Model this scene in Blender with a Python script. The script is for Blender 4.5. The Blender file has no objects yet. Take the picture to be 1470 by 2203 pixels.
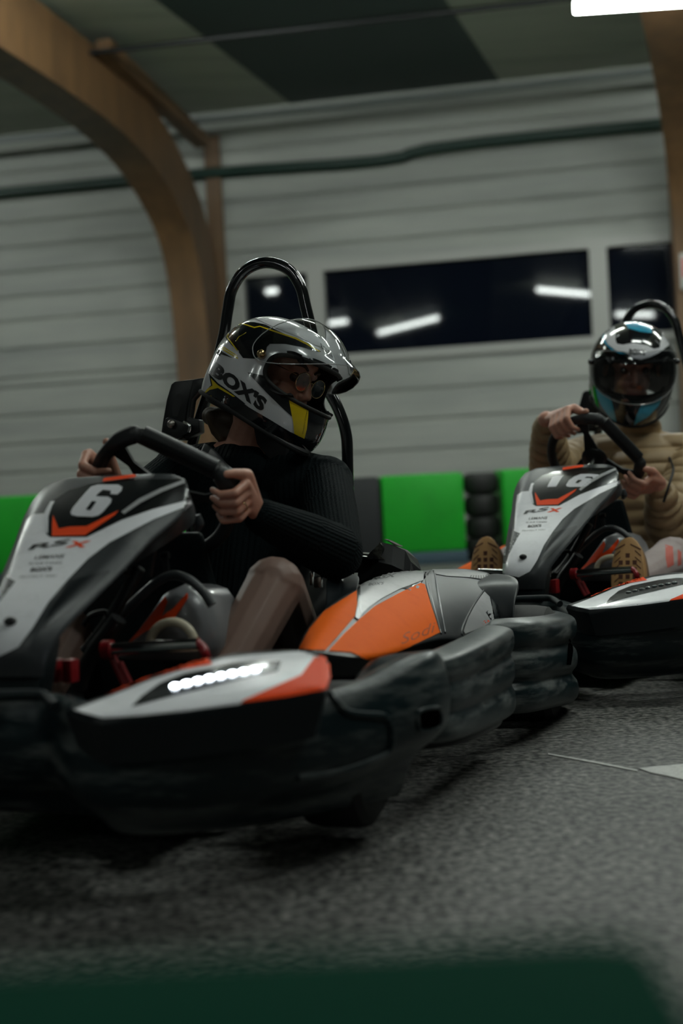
import bpy, bmesh, math, random
import numpy as np
from mathutils import Vector, Matrix, noise
from mathutils.bvhtree import BVHTree
from mathutils.geometry import tessellate_polygon
random.seed(4)
C = bpy.context.scene.collection
V = Vector
PI = math.pi
# ------------------------------------------------------------------ camera numbers (frame of 1470 x 2203)
FPX, PITCH, ROLL, CAMH = 2980., .021, .054, .613
def rotm(z, ty, tx):
    s, c = math.sin(z), math.cos(z)
    X = V((c, -s, tx)).normalized(); Y = V((s, c, -ty)); Y = (Y - X*Y.dot(X)).normalized(); Z = X.cross(Y)
    return Matrix(((X.x, Y.x, Z.x), (X.y, Y.y, Z.y), (X.z, Y.z, Z.z)))
# kart frame: X = the kart's left side, Y = towards its rear, Z = up
FR = {0: (V((0, 0, 0)), Matrix.Identity(3)),
      1: (V((-.329, 2.978, .010)), rotm(.308, .036, -.015)),
      2: (V((.892, 4.526, .0)), rotm(.537, 0, 0))}
cp, sp, cr, sr = math.cos(PITCH), math.sin(PITCH), math.cos(ROLL), math.sin(ROLL)
def ray(px, py, K=1):
    a, b = px-735, 1101.5-py
    u, w = cr*a+sr*b, -sr*a+cr*b
    d = V((u, FPX*cp+w*sp, -FPX*sp+w*cp))/FPX
    T, R = FR[K]
    return R.transposed() @ (V((0, 0, CAMH))-T), R.transposed() @ d
def at(px, py, K=1, n=None, p0=None, **kw):
    """point of the frame K seen at a place of the photo, on a plane of that frame"""
    O, D = ray(px, py, K)
    if n is not None:
        n = V(n); t = (V(p0)-O).dot(n)/D.dot(n)
    else:
        (ax, v), = kw.items(); i = 'xyz'.index(ax); t = (v-O[i])/D[i]
    return O+D*t
def M4(K):
    T, R = FR[K]; return Matrix.Translation(T) @ R.to_4x4()
# ------------------------------------------------------------------ materials
def mat(name, col, rough=.5, metal=0., emit=None, es=1., spec=.5, noise_=None, bump=None, coat=0, alpha=None, trans=0, ior=1.45):
    m = bpy.data.materials.new(name); m.use_nodes = True
    nt = m.node_tree; b = nt.nodes['Principled BSDF']
    b.inputs['Base Color'].default_value = (*col, 1); b.inputs['Roughness'].default_value = rough
    b.inputs['Metallic'].default_value = metal; b.inputs['Specular IOR Level'].default_value = spec
    b.inputs['Coat Weight'].default_value = coat; b.inputs['Coat Roughness'].default_value = .06
    if emit: b.inputs['Emission Color'].default_value = (*emit, 1); b.inputs['Emission Strength'].default_value = es
    if trans: b.inputs['Transmission Weight'].default_value = trans; b.inputs['IOR'].default_value = ior
    if noise_:   # (scale vector, colour2, low, high, detail)
        sc, c2, lo, hi = noise_[:4]
        tc = nt.nodes.new('ShaderNodeTexCoord'); mp = nt.nodes.new('ShaderNodeMapping'); mp.inputs['Scale'].default_value = sc
        no = nt.nodes.new('ShaderNodeTexNoise'); no.inputs['Scale'].default_value = 1; no.inputs['Detail'].default_value = 8; no.inputs['Roughness'].default_value = .65
        mr = nt.nodes.new('ShaderNodeMapRange'); mr.inputs[1].default_value = lo; mr.inputs[2].default_value = hi
        mx = nt.nodes.new('ShaderNodeMix'); mx.data_type = 'RGBA'; mx.inputs[6].default_value = (*col, 1); mx.inputs[7].default_value = (*c2, 1)
        L = nt.links.new
        L(tc.outputs['Object'], mp.inputs[0]); L(mp.outputs[0], no.inputs[0]); L(no.outputs[0], mr.inputs[0]); L(mr.outputs[0], mx.inputs[0]); L(mx.outputs[2], b.inputs['Base Color'])
        if len(noise_) > 4:
            r2 = nt.nodes.new('ShaderNodeMapRange'); r2.inputs[3].default_value = rough; r2.inputs[4].default_value = noise_[4]
            L(mr.outputs[0], r2.inputs[0]); L(r2.outputs[0], b.inputs['Roughness'])
    if bump:     # (scale vector, strength, distance)
        tc = nt.nodes.new('ShaderNodeTexCoord'); mp = nt.nodes.new('ShaderNodeMapping'); mp.inputs['Scale'].default_value = bump[0]
        no = nt.nodes.new('ShaderNodeTexNoise'); no.inputs['Scale'].default_value = 1; no.inputs['Detail'].default_value = 6
        bu = nt.nodes.new('ShaderNodeBump'); bu.inputs['Strength'].default_value = bump[1]; bu.inputs['Distance'].default_value = bump[2]
        L = nt.links.new
        L(tc.outputs['Object'], mp.inputs[0]); L(mp.outputs[0], no.inputs[0]); L(no.outputs[0], bu.inputs['Height']); L(bu.outputs[0], b.inputs['Normal'])
    return m
def attr_rib(m, depth, c2=None):
    """knit ribs / seams carried by the mesh attribute 'rib'"""
    nt = m.node_tree; b = nt.nodes['Principled BSDF']; L = nt.links.new
    a = nt.nodes.new('ShaderNodeAttribute'); a.attribute_name = 'rib'
    bu = nt.nodes.new('ShaderNodeBump'); bu.inputs['Strength'].default_value = 1; bu.inputs['Distance'].default_value = depth
    L(a.outputs['Fac'], bu.inputs['Height'])
    tc = nt.nodes.new('ShaderNodeTexCoord'); no = nt.nodes.new('ShaderNodeTexNoise'); no.inputs['Scale'].default_value = 260; no.inputs['Detail'].default_value = 2
    b2 = nt.nodes.new('ShaderNodeBump'); b2.inputs['Strength'].default_value = .5; b2.inputs['Distance'].default_value = .002
    L(tc.outputs['Object'], no.inputs[0]); L(no.outputs[0], b2.inputs['Height']); L(bu.outputs[0], b2.inputs['Normal']); L(b2.outputs[0], b.inputs['Normal'])
    if c2:
        mx = nt.nodes.new('ShaderNodeMix'); mx.data_type = 'RGBA'; mx.inputs[6].default_value = (*c2, 1); mx.inputs[7].default_value = b.inputs['Base Color'].default_value
        L(a.outputs['Fac'], mx.inputs[0]); L(mx.outputs[2], b.inputs['Base Color'])
    return m
MT = {}
MT['plastic'] = mat('scuffed black plastic', (.0030, .0125, .0155), .36, noise_=((6, 6, 34), (.15, .16, .155), .47, .72, .58), bump=((14, 14, 40), .25, .004), spec=.4)
MT['plastic_dull'] = mat('black plastic', (.003, .009, .011), .5, spec=.25, noise_=((9, 9, 9), (.03, .03, .03), .45, .9))
MT['shell'] = mat('graphite fairing plastic', (.036, .040, .043), .38, spec=.4, noise_=((14, 14, 14), (.12, .12, .12), .5, 1.0, .5))
MT['shell_dark'] = mat('dark fairing plastic', (.006, .009, .011), .35, spec=.35)
MT['white'] = mat('light grey decal', (.84, .84, .88), .3, noise_=((30, 30, 30), (.68, .68, .71), .5, .9), coat=.2)
MT['silver'] = mat('silver decal film', (.44, .44, .45), .28, metal=.1, noise_=((18, 18, 18), (.33, .33, .34), .45, .8), coat=.5)
MT['orange'] = mat('orange decal', (.92, .15, .012), .6, noise_=((22, 22, 22), (.82, .12, .010), .5, .9), spec=.05)
MT['red_orange'] = mat('red orange decal', (.88, .075, .012), .5, spec=.12)
MT['black_decal'] = mat('black decal', (.006, .007, .008), .25, coat=.3)
MT['void'] = mat('black opening', (.001, .001, .001), .9, spec=0)
MT['ink'] = mat('black lettering', (.008, .008, .009), .4)
MT['engrave'] = mat('faint orange lettering line', (.42, .06, .010), .4)
MT['white_ink'] = mat('white number', (.66, .66, .70), .35)
MT['tube_black'] = mat('gloss black tube', (.006, .007, .008), .13, coat=.6)
MT['metal_black'] = mat('satin black metal', (.012, .013, .014), .35, metal=.3, bump=((60, 60, 60), .2, .001))
MT['chrome'] = mat('polished steel', (.62, .62, .6), .14, metal=1)
MT['bolt'] = mat('zinc bolt', (.45, .42, .38), .3, metal=1)
MT['red_metal'] = mat('red painted metal', (.28, .009, .014), .38)
MT['rubber'] = mat('rubber', (.010, .010, .010), .7, noise_=((40, 40, 40), (.03, .03, .028), .5, .9))
MT['grip'] = mat('soft black grip', (.008, .009, .010), .55, bump=((220, 220, 220), .3, .0006))
MT['seat'] = mat('black seat shell', (.010, .011, .012), .3, coat=.1)
MT['hose'] = mat('cream hose', (.52, .46, .34), .4)
MT['belt'] = mat('black harness webbing', (.075, .08, .083), .5, bump=((300, 300, 300), .3, .0006))
MT['led_on'] = mat('lit lamp', (1, 1, 1), .3, emit=(.80, .90, 1.), es=7)
MT['led_off'] = mat('unlit lamp lens', (.10, .11, .11), .12, metal=.4)
MT['tank'] = mat('translucent grey tank', (.17, .17, .18), .3, coat=.2)
MT['sheet'] = mat('crumpled clear plastic', (.16, .16, .13), .18, noise_=((20, 20, 20), (.02, .02, .02), .4, .6))
# ------------------------------------------------------------------ mesh helpers
class MB:
    def __init__(s): s.bm = bmesh.new()
    def grid(s, rows, closed_u=False, closed_v=False, mi=0):
        vs = [[s.bm.verts.new(p) for p in r] for r in rows]
        nu, nv = len(rows), len(rows[0])
        for i in range(nu if closed_u else nu-1):
            for j in range(nv if closed_v else nv-1):
                q = [vs[i][j], vs[i][(j+1) % nv], vs[(i+1) % nu][(j+1) % nv], vs[(i+1) % nu][j]]
                q = list(dict.fromkeys(q))
                try: f = s.bm.faces.new(q); f.material_index = mi
                except ValueError: pass
        return vs
    def cap(s, vs, mi=0):
        try: f = s.bm.faces.new(vs); f.material_index = mi; return f
        except ValueError: return None
    def tube(s, path, r, n=14, closed=False, sm=6, mi=0):
        pts = spline(path, sm, closed) if sm else [V(p) for p in path]
        k = len(pts); rr = r if isinstance(r, (list, tuple)) else None
        rows = []; up = None
        for i, p in enumerate(pts):
            a = pts[(i-1) % k] if (closed or i) else p; b = pts[(i+1) % k] if (closed or i < k-1) else p
            t = (b-a).normalized()
            if up is None: up = t.orthogonal().normalized()
            up = (up-t*up.dot(t)).normalized(); w = t.cross(up)
            if rr:
                x = i/(k-1)*(len(rr)-1); j = min(int(x), len(rr)-2); R = rr[j]+(rr[j+1]-rr[j])*(x-j)
            else: R = r
            rows.append([p+(up*math.cos(2*PI*q/n)+w*math.sin(2*PI*q/n))*R for q in range(n)])
        vs = s.grid(rows, closed, True, mi)
        if not closed: s.cap(vs[0][::-1], mi); s.cap(vs[-1], mi)
        return s
    def sphere(s, c, r, M=None, seg=14, mi=0):
        r = V(r) if hasattr(r, '__len__') else V((r, r, r))
        m = Matrix.Translation(V(c)) @ (M.to_4x4() if M else Matrix.Identity(4)) @ Matrix.Diagonal((*r, 1))
        g = bmesh.ops.create_uvsphere(s.bm, u_segments=seg, v_segments=max(6, seg//2+2), radius=1, matrix=m)
        for v in g['verts']:
            for f in v.link_faces: f.material_index = mi
        return s
    def box(s, c, d, M=None, bev=.0, mi=0):
        m = Matrix.Translation(V(c)) @ (M.to_4x4() if M else Matrix.Identity(4)) @ Matrix.Diagonal((*d, 1))
        g = bmesh.ops.create_cube(s.bm, size=1, matrix=m); fs = set()
        for v in g['verts']: fs.update(v.link_faces)
        for f in fs: f.material_index = mi
        if bev:
            es = set()
            for f in fs: es.update(f.edges)
            bmesh.ops.bevel(s.bm, geom=list(es), offset=bev, segments=2, affect='EDGES', profile=.6)
        return s
    def prism(s, poly, vec, mi=0):
        a = [s.bm.verts.new(V(p)) for p in poly]; b = [s.bm.verts.new(V(p)+V(vec)) for p in poly]
        s.cap(a, mi); s.cap(b[::-1], mi); n = len(a)
        for i in range(n): s.cap([a[i], b[i], b[(i+1) % n], a[(i+1) % n]], mi)
        return s
    def build(s, name, m, parent=None, smooth=True, ang=38, bevel=0, subsurf=0, crease=None):
        bmesh.ops.remove_doubles(s.bm, verts=s.bm.verts, dist=1e-6)
        bmesh.ops.recalc_face_normals(s.bm, faces=s.bm.faces)
        me = bpy.data.meshes.new(name); s.bm.to_mesh(me); s.bm.free()
        for mm in (m if isinstance(m, (list, tuple)) else [m]): me.materials.append(mm)
        o = bpy.data.objects.new(name, me); C.objects.link(o)
        if parent: o.parent = parent
        if bevel:
            b = o.modifiers.new('b', 'BEVEL'); b.width = bevel; b.segments = 3; b.limit_method = 'ANGLE'; b.angle_limit = .6
        if subsurf:
            b = o.modifiers.new('s', 'SUBSURF'); b.levels = b.render_levels = subsurf
        if bevel or subsurf: bake(o)
        if smooth:
            o.data.polygons.foreach_set('use_smooth', [True]*len(o.data.polygons))
            o.data.set_sharp_from_angle(angle=math.radians(ang))
        return o
def bake(o):
    dg = bpy.context.evaluated_depsgraph_get(); dg.update()
    me = bpy.data.meshes.new_from_object(o.evaluated_get(dg)); old = o.data
    o.modifiers.clear(); o.data = me; me.name = old.name; bpy.data.meshes.remove(old)
def spline(P, sm=6, closed=False):
    P = [V(p) for p in P]; n = len(P); out = []
    if n < 3 and not closed:
        return [P[0].lerp(P[1], i/sm) for i in range(sm+1)]
    for i in range(n if closed else n-1):
        p1, p2 = P[i], P[(i+1) % n]
        p0 = P[(i-1) % n] if closed or i else p1*2-p2
        p3 = P[(i+2) % n] if closed or i+2 < n else p2*2-p1
        for k in range(sm):
            t = k/sm
            out.append(.5*((2*p1)+(p2-p0)*t+(2*p0-5*p1+4*p2-p3)*t*t+(3*p1-p0-3*p2+p3)*t**3))
    if not closed: out.append(P[-1])
    return out
def tree(objs):
    bm = bmesh.new()
    for o in objs: bm.from_mesh(o.data)
    t = BVHTree.FromBMesh(bm); bm.free(); return t
def subdiv_poly(bm, maxlen):
    bmesh.ops.triangulate(bm, faces=bm.faces[:])
    for _ in range(9):
        es = [e for e in bm.edges if e.calc_length() > maxlen]
        if not es: break
        bmesh.ops.subdivide_edges(bm, edges=es, cuts=1); bmesh.ops.triangulate(bm, faces=bm.faces[:])
def project(bm, T, K, off):
    bad = []
    for v in bm.verts:
        O, D = ray(v.co.x, v.co.y, K)
        D = D.normalized(); h = T.ray_cast(O, D)
        if h[0] is None:
            bad.append(v); continue
        n = h[1] if h[1].dot(D) < 0 else -h[1]
        v.co = h[0]+n*off
    if bad:
        good = [v.co.copy() for v in bm.verts if v not in set(bad)]
        if len(good) < 3: bmesh.ops.delete(bm, geom=bad, context='VERTS')
        else:
            for v in bad:
                O, D = ray(v.co.x, v.co.y, K); d0 = (sum(good, V())/len(good)-O).length/D.length
                h = T.find_nearest(O+D*d0); v.co = h[0]+h[1]*off
def decal(name, poly, T, m, parent, K=1, off=.0012, maxlen=9, mirror=False, sm=0, reject=None):
    """a sticker lying on a surface, its outline given as seen in the photo"""
    if sm: poly = [(p.x, p.y) for p in spline([(a, b, 0) for a, b in poly], sm, True)]
    polys = poly if isinstance(poly[0][0], (list, tuple)) else [poly]
    out = bmesh.new()
    for pl in polys:
        bm = bmesh.new(); vs = [bm.verts.new((x, y, 0)) for x, y in pl]
        for t in tessellate_polygon([[V((x, y, 0)) for x, y in pl]]):
            try: bm.faces.new([vs[i] for i in t])
            except ValueError: pass
        subdiv_poly(bm, maxlen); project(bm, T, K, off)
        if reject:
            bad = [f for f in bm.faces if reject(f.calc_center_median())]
            bmesh.ops.delete(bm, geom=bad, context='FACES')
        me = bpy.data.meshes.new('t'); bm.to_mesh(me); bm.free(); out.from_mesh(me); bpy.data.meshes.remove(me)
    if mirror:
        g = bmesh.ops.duplicate(out, geom=out.verts[:]+out.edges[:]+out.faces[:])
        for v in g['geom']:
            if isinstance(v, bmesh.types.BMVert): v.co.x *= -1
    me = bpy.data.meshes.new(name); out.to_mesh(me); out.free(); me.materials.append(m)
    me.polygons.foreach_set('use_smooth', [True]*len(me.polygons))
    o = bpy.data.objects.new(name, me); C.objects.link(o); o.parent = parent
    if mirror: split(o)
    return o
def split(o):
    """give every loose piece of a mesh its own object"""
    bm = bmesh.new(); bm.from_mesh(o.data); bm.verts.index_update(); seen = {}; n = 0
    for v in bm.verts:
        if v in seen: continue
        st = [v]; seen[v] = n
        while st:
            a = st.pop()
            for e in a.link_edges:
                b = e.other_vert(a)
                if b not in seen: seen[b] = n; st.append(b)
        n += 1
    base = o.name.split('.')[0]; out = [o]
    if n < 2: bm.free(); return out
    for k in range(n):
        b2 = bm.copy(); b2.verts.ensure_lookup_table(); keep = {v.index for v, q in seen.items() if q == k}
        bmesh.ops.delete(b2, geom=[v for v in b2.verts if v.index not in keep], context='VERTS')
        if k == 0: me = o.data
        else:
            me = o.data.copy(); q = bpy.data.objects.new(base, me); C.objects.link(q); q.parent = o.parent; out.append(q)
        out_bm = b2; 
        if k == 0: first = b2
        else: b2.to_mesh(me); b2.free()
    first.to_mesh(o.data); first.free(); bm.free()
    return out
def glyphs(txt, bold=.0, shear=0., res=3):
    cu = bpy.data.curves.new('t', 'FONT'); cu.body = txt; cu.shear = shear; cu.offset = bold; cu.resolution_u = res
    o = bpy.data.objects.new('t', cu); C.objects.link(o)
    dg = bpy.context.evaluated_depsgraph_get(); dg.update()
    me = bpy.data.meshes.new_from_object(o.evaluated_get(dg))
    bm = bmesh.new(); bm.from_mesh(me); bpy.data.objects.remove(o); bpy.data.curves.remove(cu); bpy.data.meshes.remove(me)
    bmesh.ops.remove_doubles(bm, verts=bm.verts, dist=1e-4)
    xs = [v.co.x for v in bm.verts]; ys = [v.co.y for v in bm.verts]
    x0, x1, y0, y1 = min(xs), max(xs), min(ys), max(ys)
    for v in bm.verts: v.co = V(((v.co.x-x0)/(x1-x0), (v.co.y-y0)/(y1-y0), 0))
    return bm
def lettering(name, txt, o, ex, ey, T, m, parent, K=1, off=.002, bold=.02, shear=0., maxlen=6):
    bm = glyphs(txt, bold, shear)
    for v in bm.verts: v.co = V((o[0]+ex[0]*v.co.x+ey[0]*v.co.y, o[1]+ex[1]*v.co.x+ey[1]*v.co.y, 0))
    subdiv_poly(bm, maxlen); project(bm, T, K, off)
    me = bpy.data.meshes.new(name); bm.to_mesh(me); bm.free(); me.materials.append(m)
    q = bpy.data.objects.new(name, me); C.objects.link(q); q.parent = parent
    return q
def empty(name, M, label, cat, group=None):
    o = bpy.data.objects.new(name, None); C.objects.link(o); o.matrix_world = M; o.empty_display_size = .1
    return tag(o, label, cat, group)
def tag(o, label, cat, group=None, kind=None):
    if label: o['label'] = label
    if cat: o['category'] = cat
    if group: o['group'] = group
    if kind: o['kind'] = kind
    return o
def copy_tree(o, parent=None):
    c = o.copy(); C.objects.link(c)
    if parent: c.parent = parent; c.matrix_parent_inverse = o.matrix_parent_inverse.copy()
    for ch in list(o.children): copy_tree(ch, c)
    return c
mir = lambda p: V((-p[0], p[1], p[2]))
# ================================================================== THE KART (built once in its own frame)
kart = empty('go_kart', M4(1), 'racing go-kart numbered 6 with its row of white lamps lit, in front on the left', 'go-kart', 'rental go-karts')
def ring_body(name, stations, prof, m, parent, closed=False, subsurf=1, caps=True):
    """stations: (x, y, nx, ny, z scale args); prof(station) -> [(out, z)]"""
    mb = MB(); rows = []
    for s in stations:
        n = V((s[2], s[3], 0)).normalized()
        rows.append([V((s[0], s[1], 0))+n*o+V((0, 0, z)) for o, z in prof(s)])
    vs = mb.grid(rows, closed, True)
    if caps and not closed: mb.cap(vs[0][::-1]); mb.cap(vs[-1])
    return mb.build(name, m, parent, subsurf=subsurf, ang=50)
def mirror_st(st):
    return [(-s[0], s[1], -s[2], *s[3:]) for s in reversed(st) if s[0] > 1e-4]
# ---- front bumper
half = [(0, -.785, 0, -1, .262, .105), (.06, -.755, .05, -1, .262, .105), (.10, -.80, -.35, -1, .262, .105), (.16, -.875, -.3, -1, .255, .10), (.235, -.915, .05, -1, .25, .095),
        (.33, -.885, .35, -1, .252, .095), (.43, -.82, .6, -1, .256, .10), (.52, -.725, .85, -.8, .262, .11), (.575, -.64, 1, -.55, .268, .12),
        (.605, -.59, 1, -.35, .285, .135), (.64, -.535, 1, -.35, .305, .145), (.655, -.47, 1, 0, .307, .145), (.64, -.41, .8, .8, .302, .15), (.57, -.375, .2, 1, .295, .15), (.47, -.37, 0, 1, .285, .15)]
def fprof(s):
    zt, zb = s[4], s[5]
    return [(-.075, zt-.012), (-.018, zt+.002), (0, zt-.012), (.012, zt-.06), (.014, (zt+zb)/2), (.008, zb+.03), (-.02, zb+.002), (-.07, zb-.025), (-.085, .05), (-.12, .045), (-.13, zt-.05)]
fb = ring_body('front_bumper', mirror_st(half)+half, fprof, MT['plastic'], kart, subsurf=2)
Tfb = tree([fb])
decal('bumper_slot', [(901, 1531), (938, 1522), (947, 1530), (945, 1562), (908, 1572), (900, 1560)], Tfb, MT['void'], fb, mirror=True)
rimp = [on_ for on_ in [(901, 1531), (938, 1522), (947, 1530), (945, 1562), (908, 1572), (900, 1560)]]
# raised lip that runs down the face of the bumper behind the lamp pod
def on(T, px, py, off=0, K=1):
    O, D = ray(px, py, K); D = D.normalized(); h = T.ray_cast(O, D)
    if h[0] is None: return None
    n = h[1] if h[1].dot(D) < 0 else -h[1]
    return h[0]+n*off
rimp = [p for p in [on(Tfb, *q, .001) for q in rimp] if p]
for fm in (lambda p: p, mir):
    if len(rimp) > 3: MB().tube([fm(p) for p in rimp], .0035, 8, closed=True, sm=3).build('slot_rim', MT['plastic'], fb)
mb = MB()
lip = [on(Tfb, *p, .002) for p in [(706, 1490), (722, 1508), (746, 1532), (785, 1538), (822, 1541), (838, 1556), (843, 1590), (832, 1618), (795, 1636), (730, 1658), (640, 1672)]]
lip = [p for p in lip if p]
mb.tube(lip, .006, 8); mb.tube([mir(p) for p in lip], .006, 8)
split(mb.build('bumper_lip', MT['plastic'], fb))
mb = MB()
bar = [at(-60, 1499, z=.275), at(0, 1497, z=.275), at(70, 1495, z=.275), at(98, 1500, z=.272), at(118, 1520, z=.262)]
bar = [V((0, bar[0].y, .275))]+[p for p in bar if p.x > .01]
mb.tube(bar+[], .009, 10); mb.tube([mir(p) for p in bar], .009, 10)
mb.build('bumper_top_rail', MT['plastic_dull'], fb)
# ---- lamp pods
def pod_plane(px, py, dz=0): return at(px, py, n=(0, -.25, 1), p0=(.3, -.8, .283+dz))
outl = [(140, 1528), (175, 1541), (215, 1549), (300, 1543), (400, 1533), (522, 1516), (620, 1502), (700, 1487), (712, 1460), (706, 1418), (640, 1401), (560, 1403), (500, 1409), (420, 1427), (330, 1457), (220, 1502)]
def lamp_pod(sgn):
    mb = MB(); f = (lambda p: p) if sgn > 0 else mir
    top = [pod_plane(*p) for p in outl]; c = sum(top, V())/len(top)
    rows = [[f(p+(c-p)*.10-V((0, 0, .07))) for p in top], [f(p+(c-p)*.02-V((0, 0, .016))) for p in top], [f(p+V((0, 0, -.006))) for p in top], [f(p+(c-p)*.03+V((0, 0, .0035))) for p in top], [f(p+(c-p)*.3+V((0, 0, .008))) for p in top], [f(p+(c-p)*.75+V((0, 0, .010))) for p in top]]
    vs = mb.grid(rows, False, True); mb.cap(vs[-1]); mb.cap(vs[0][::-1])
    return mb.build('lamp_pod', MT['shell_dark'], kart, ang=30)
pods = [lamp_pod(1), lamp_pod(-1)]
Tp = tree([pods[0]])
def pod_bits(pod, sgn):
    mr = sgn < 0
    def D(name, poly, m, off=.0014, **k):
        o = decal(name, poly, Tp, m, pod, off=off, **k)
        if mr:
            for v in o.data.vertices: v.co.x *= -1
            o.data.flip_normals()
        return o
    D('grey_decal', [(160, 1528), (222, 1545), (300, 1540), (400, 1530), (515, 1515), (640, 1440), (690, 1408), (640, 1403), (540, 1410), (480, 1418), (400, 1440), (330, 1462), (230, 1502)], MT['white'])
    D('grey_decal', [(640, 1440), (515, 1514), (625, 1465), (645, 1458), (683, 1409), (660, 1405)], MT['white'], .002)
    D('orange_decal', [(518, 1512), (648, 1455), (682, 1410), (706, 1420), (708, 1458), (700, 1484), (620, 1499)], MT['red_orange'], .0026)
    D('orange_edge', [(185, 1505), (330, 1448), (430, 1421), (455, 1416), (400, 1434), (330, 1457), (240, 1494)], MT['red_orange'], .0026)
    D('black_decal', [(283, 1523), (305, 1500), (345, 1472), (395, 1452), (500, 1430), (560, 1424), (606, 1424), (598, 1446), (560, 1454), (480, 1473), (410, 1490), (340, 1508)], MT['black_decal'], .0022)
    for k in range(8):
        px, py = 378+172*k/7, 1479-36*k/7-2*math.sin(PI*k/7)
        p = on(Tp, px, py, .002)
        if mr: p = mir(p)
        MB().sphere(p, (.0082, .0082, .0045), seg=16).build('lamp', MT['led_on'], pod)
pod_bits(pods[0], 1); pod_bits(pods[1], -1)
# ---- front fairing with number plate
H = [[(0, -.785, .290), (.04, -.78, .290), (.062, -.765, .288), (.06, -.70, .25)],
     [(0, -.80, .338), (.042, -.795, .340), (.068, -.77, .328), (.07, -.69, .275)],
     [(0, -.745, .392), (.058, -.738, .392), (.088, -.705, .38), (.09, -.62, .315)],
     [(0, -.62, .462), (.085, -.615, .462), (.122, -.59, .452), (.115, -.49, .385)],
     [(0, -.53, .520), (.105, -.54, .516), (.150, -.515, .503), (.145, -.42, .42)],
     [(0, -.47, .574), (.125, -.475, .560), (.182, -.43, .550), (.182, -.37, .475)],
     [(0, -.40, .612), (.125, -.405, .607), (.176, -.40, .590), (.200, -.35, .515)],
     [(0, -.35, .632), (.11, -.36, .630), (.155, -.375, .618), (.196, -.325, .53)],
     [(0, -.325, .618), (.10, -.33, .615), (.145, -.34, .595), (.175, -.30, .53)]]
BR = [(34, 1412, -.72), (72, 1386, -.68), (134, 1342, -.62), (205, 1283, -.54), (250, 1236, -.48), (300, 1207, -.43), (362, 1168, -.38), (416, 1130, -.35), (426, 1106, -.33)]
for r, (a, b_, c_) in zip(H, BR): r[3] = tuple(at(a, b_, y=c_))
for r in H[4:]: r[2] = (r[2][0]-.010, r[2][1], r[2][2])
mb = MB(); rows = [[mir(p) for p in reversed(r[1:])]+[V(p) for p in r] for r in H]
vs = mb.grid(rows)
inner = [[p*1.0+V((0, .022, -.018)) for p in r] for r in rows]
cr_l = mb.bm.edges.layers.float.new('crease_edge')
for i in range(len(vs)):
    for j in (1, 2, 4, 5):
        if i < len(vs)-1:
            e = mb.bm.edges.get((vs[i][j], vs[i+1][j]))
            if e: e[cr_l] = .62 if j in (1, 5) else .35
for j in range(6):
    for r_ in (4, 7):
        e = mb.bm.edges.get((vs[r_][j], vs[r_][j+1]))
        if e: e[cr_l] = .35
ff = mb.build('front_fairing', MT['shell'], kart)
m_ = ff.modifiers.new('s', 'SUBSURF'); m_.levels = m_.render_levels = 3
m_ = ff.modifiers.new('t', 'SOLIDIFY'); m_.thickness = .012; m_.offset = -1
bake(ff); ff.data.polygons.foreach_set('use_smooth', [True]*len(ff.data.polygons)); ff.data.set_sharp_from_angle(angle=.9)
Tf = tree([ff])
decal('white_panel', [(-70, 1398), (-60, 1330), (-10, 1290), (20, 1235), (46, 1150), (58, 1118), (74, 1107), (97, 1105), (100, 1150), (108, 1157), (187, 1157), (262, 1120), (330, 1096), (414, 1074), (418, 1083), (330, 1118), (236, 1168), (190, 1203), (148, 1246), (105, 1296), (70, 1352), (40, 1392), (0, 1412)], Tf, MT['white'], ff, off=.0012)
decal('black_plate', [(97, 1105), (112, 1080), (150, 1056), (190, 1043), (290, 1032), (380, 1032), (400, 1036), (406, 1050), (413, 1073), (330, 1095), (262, 1119), (187, 1156), (108, 1156), (101, 1150)], Tf, MT['black_decal'], ff, off=.0016)
decal('orange_chevron', [(115, 1110), (127, 1139), (150, 1135), (187, 1134), (256, 1100), (248, 1110), (184, 1153), (113, 1155), (113, 1130)], Tf, MT['red_orange'], ff, off=.0024, maxlen=6)
decal('silver_edge', [(97, 1104), (110, 1081), (119, 1080), (113, 1090), (105, 1113), (104, 1150), (101, 1148)], Tf, MT['white'], ff, off=.0026, maxlen=6)
decal('silver_edge', [(262, 1103), (300, 1075), (345, 1053), (392, 1035), (401, 1036), (398, 1041), (350, 1060), (305, 1083), (268, 1108)], Tf, MT['silver'], ff, off=.0026, maxlen=6)
decal('side_recess', [(140, 1264), (150, 1250), (236, 1226), (236, 1232), (205, 1262), (158, 1306), (118, 1340), (88, 1356), (108, 1312)], Tf, MT['shell_dark'], ff, off=.0012, maxlen=6, mirror=True)
# the raised button low on the panel
p = on(Tf, 25, 1340, 0)
if p: MB().sphere(p+V((0, -.004, .003)), (.011, .010, .008)).build('panel_bolt', MT['metal_black'], ff)
lettering('model_lettering', 'RS', (60, 1186), (84, -13), (12, -13), Tf, MT['ink'], ff, bold=.03)
lettering('model_lettering', 'X', (140, 1180), (44, -1), (14, -14), Tf, MT['red_orange'], ff, bold=.04)
lettering('sponsor_lettering', 'LEMANS', (74, 1205), (62, -3), (5, -8), Tf, MT['ink'], ff, bold=.01)
lettering('sponsor_lettering', 'KARTING', (63, 1217), (70, -2), (3, -5), Tf, MT['ink'], ff, bold=-.005)
lettering('sponsor_lettering', "BOX'S", (65, 1232), (46, -2), (4, -9), Tf, MT['ink'], ff, bold=.04)
lettering('sponsor_lettering', 'PROTECT YOU', (42, 1246), (78, -3), (3, -5), Tf, MT['ink'], ff, bold=-.005)
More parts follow.
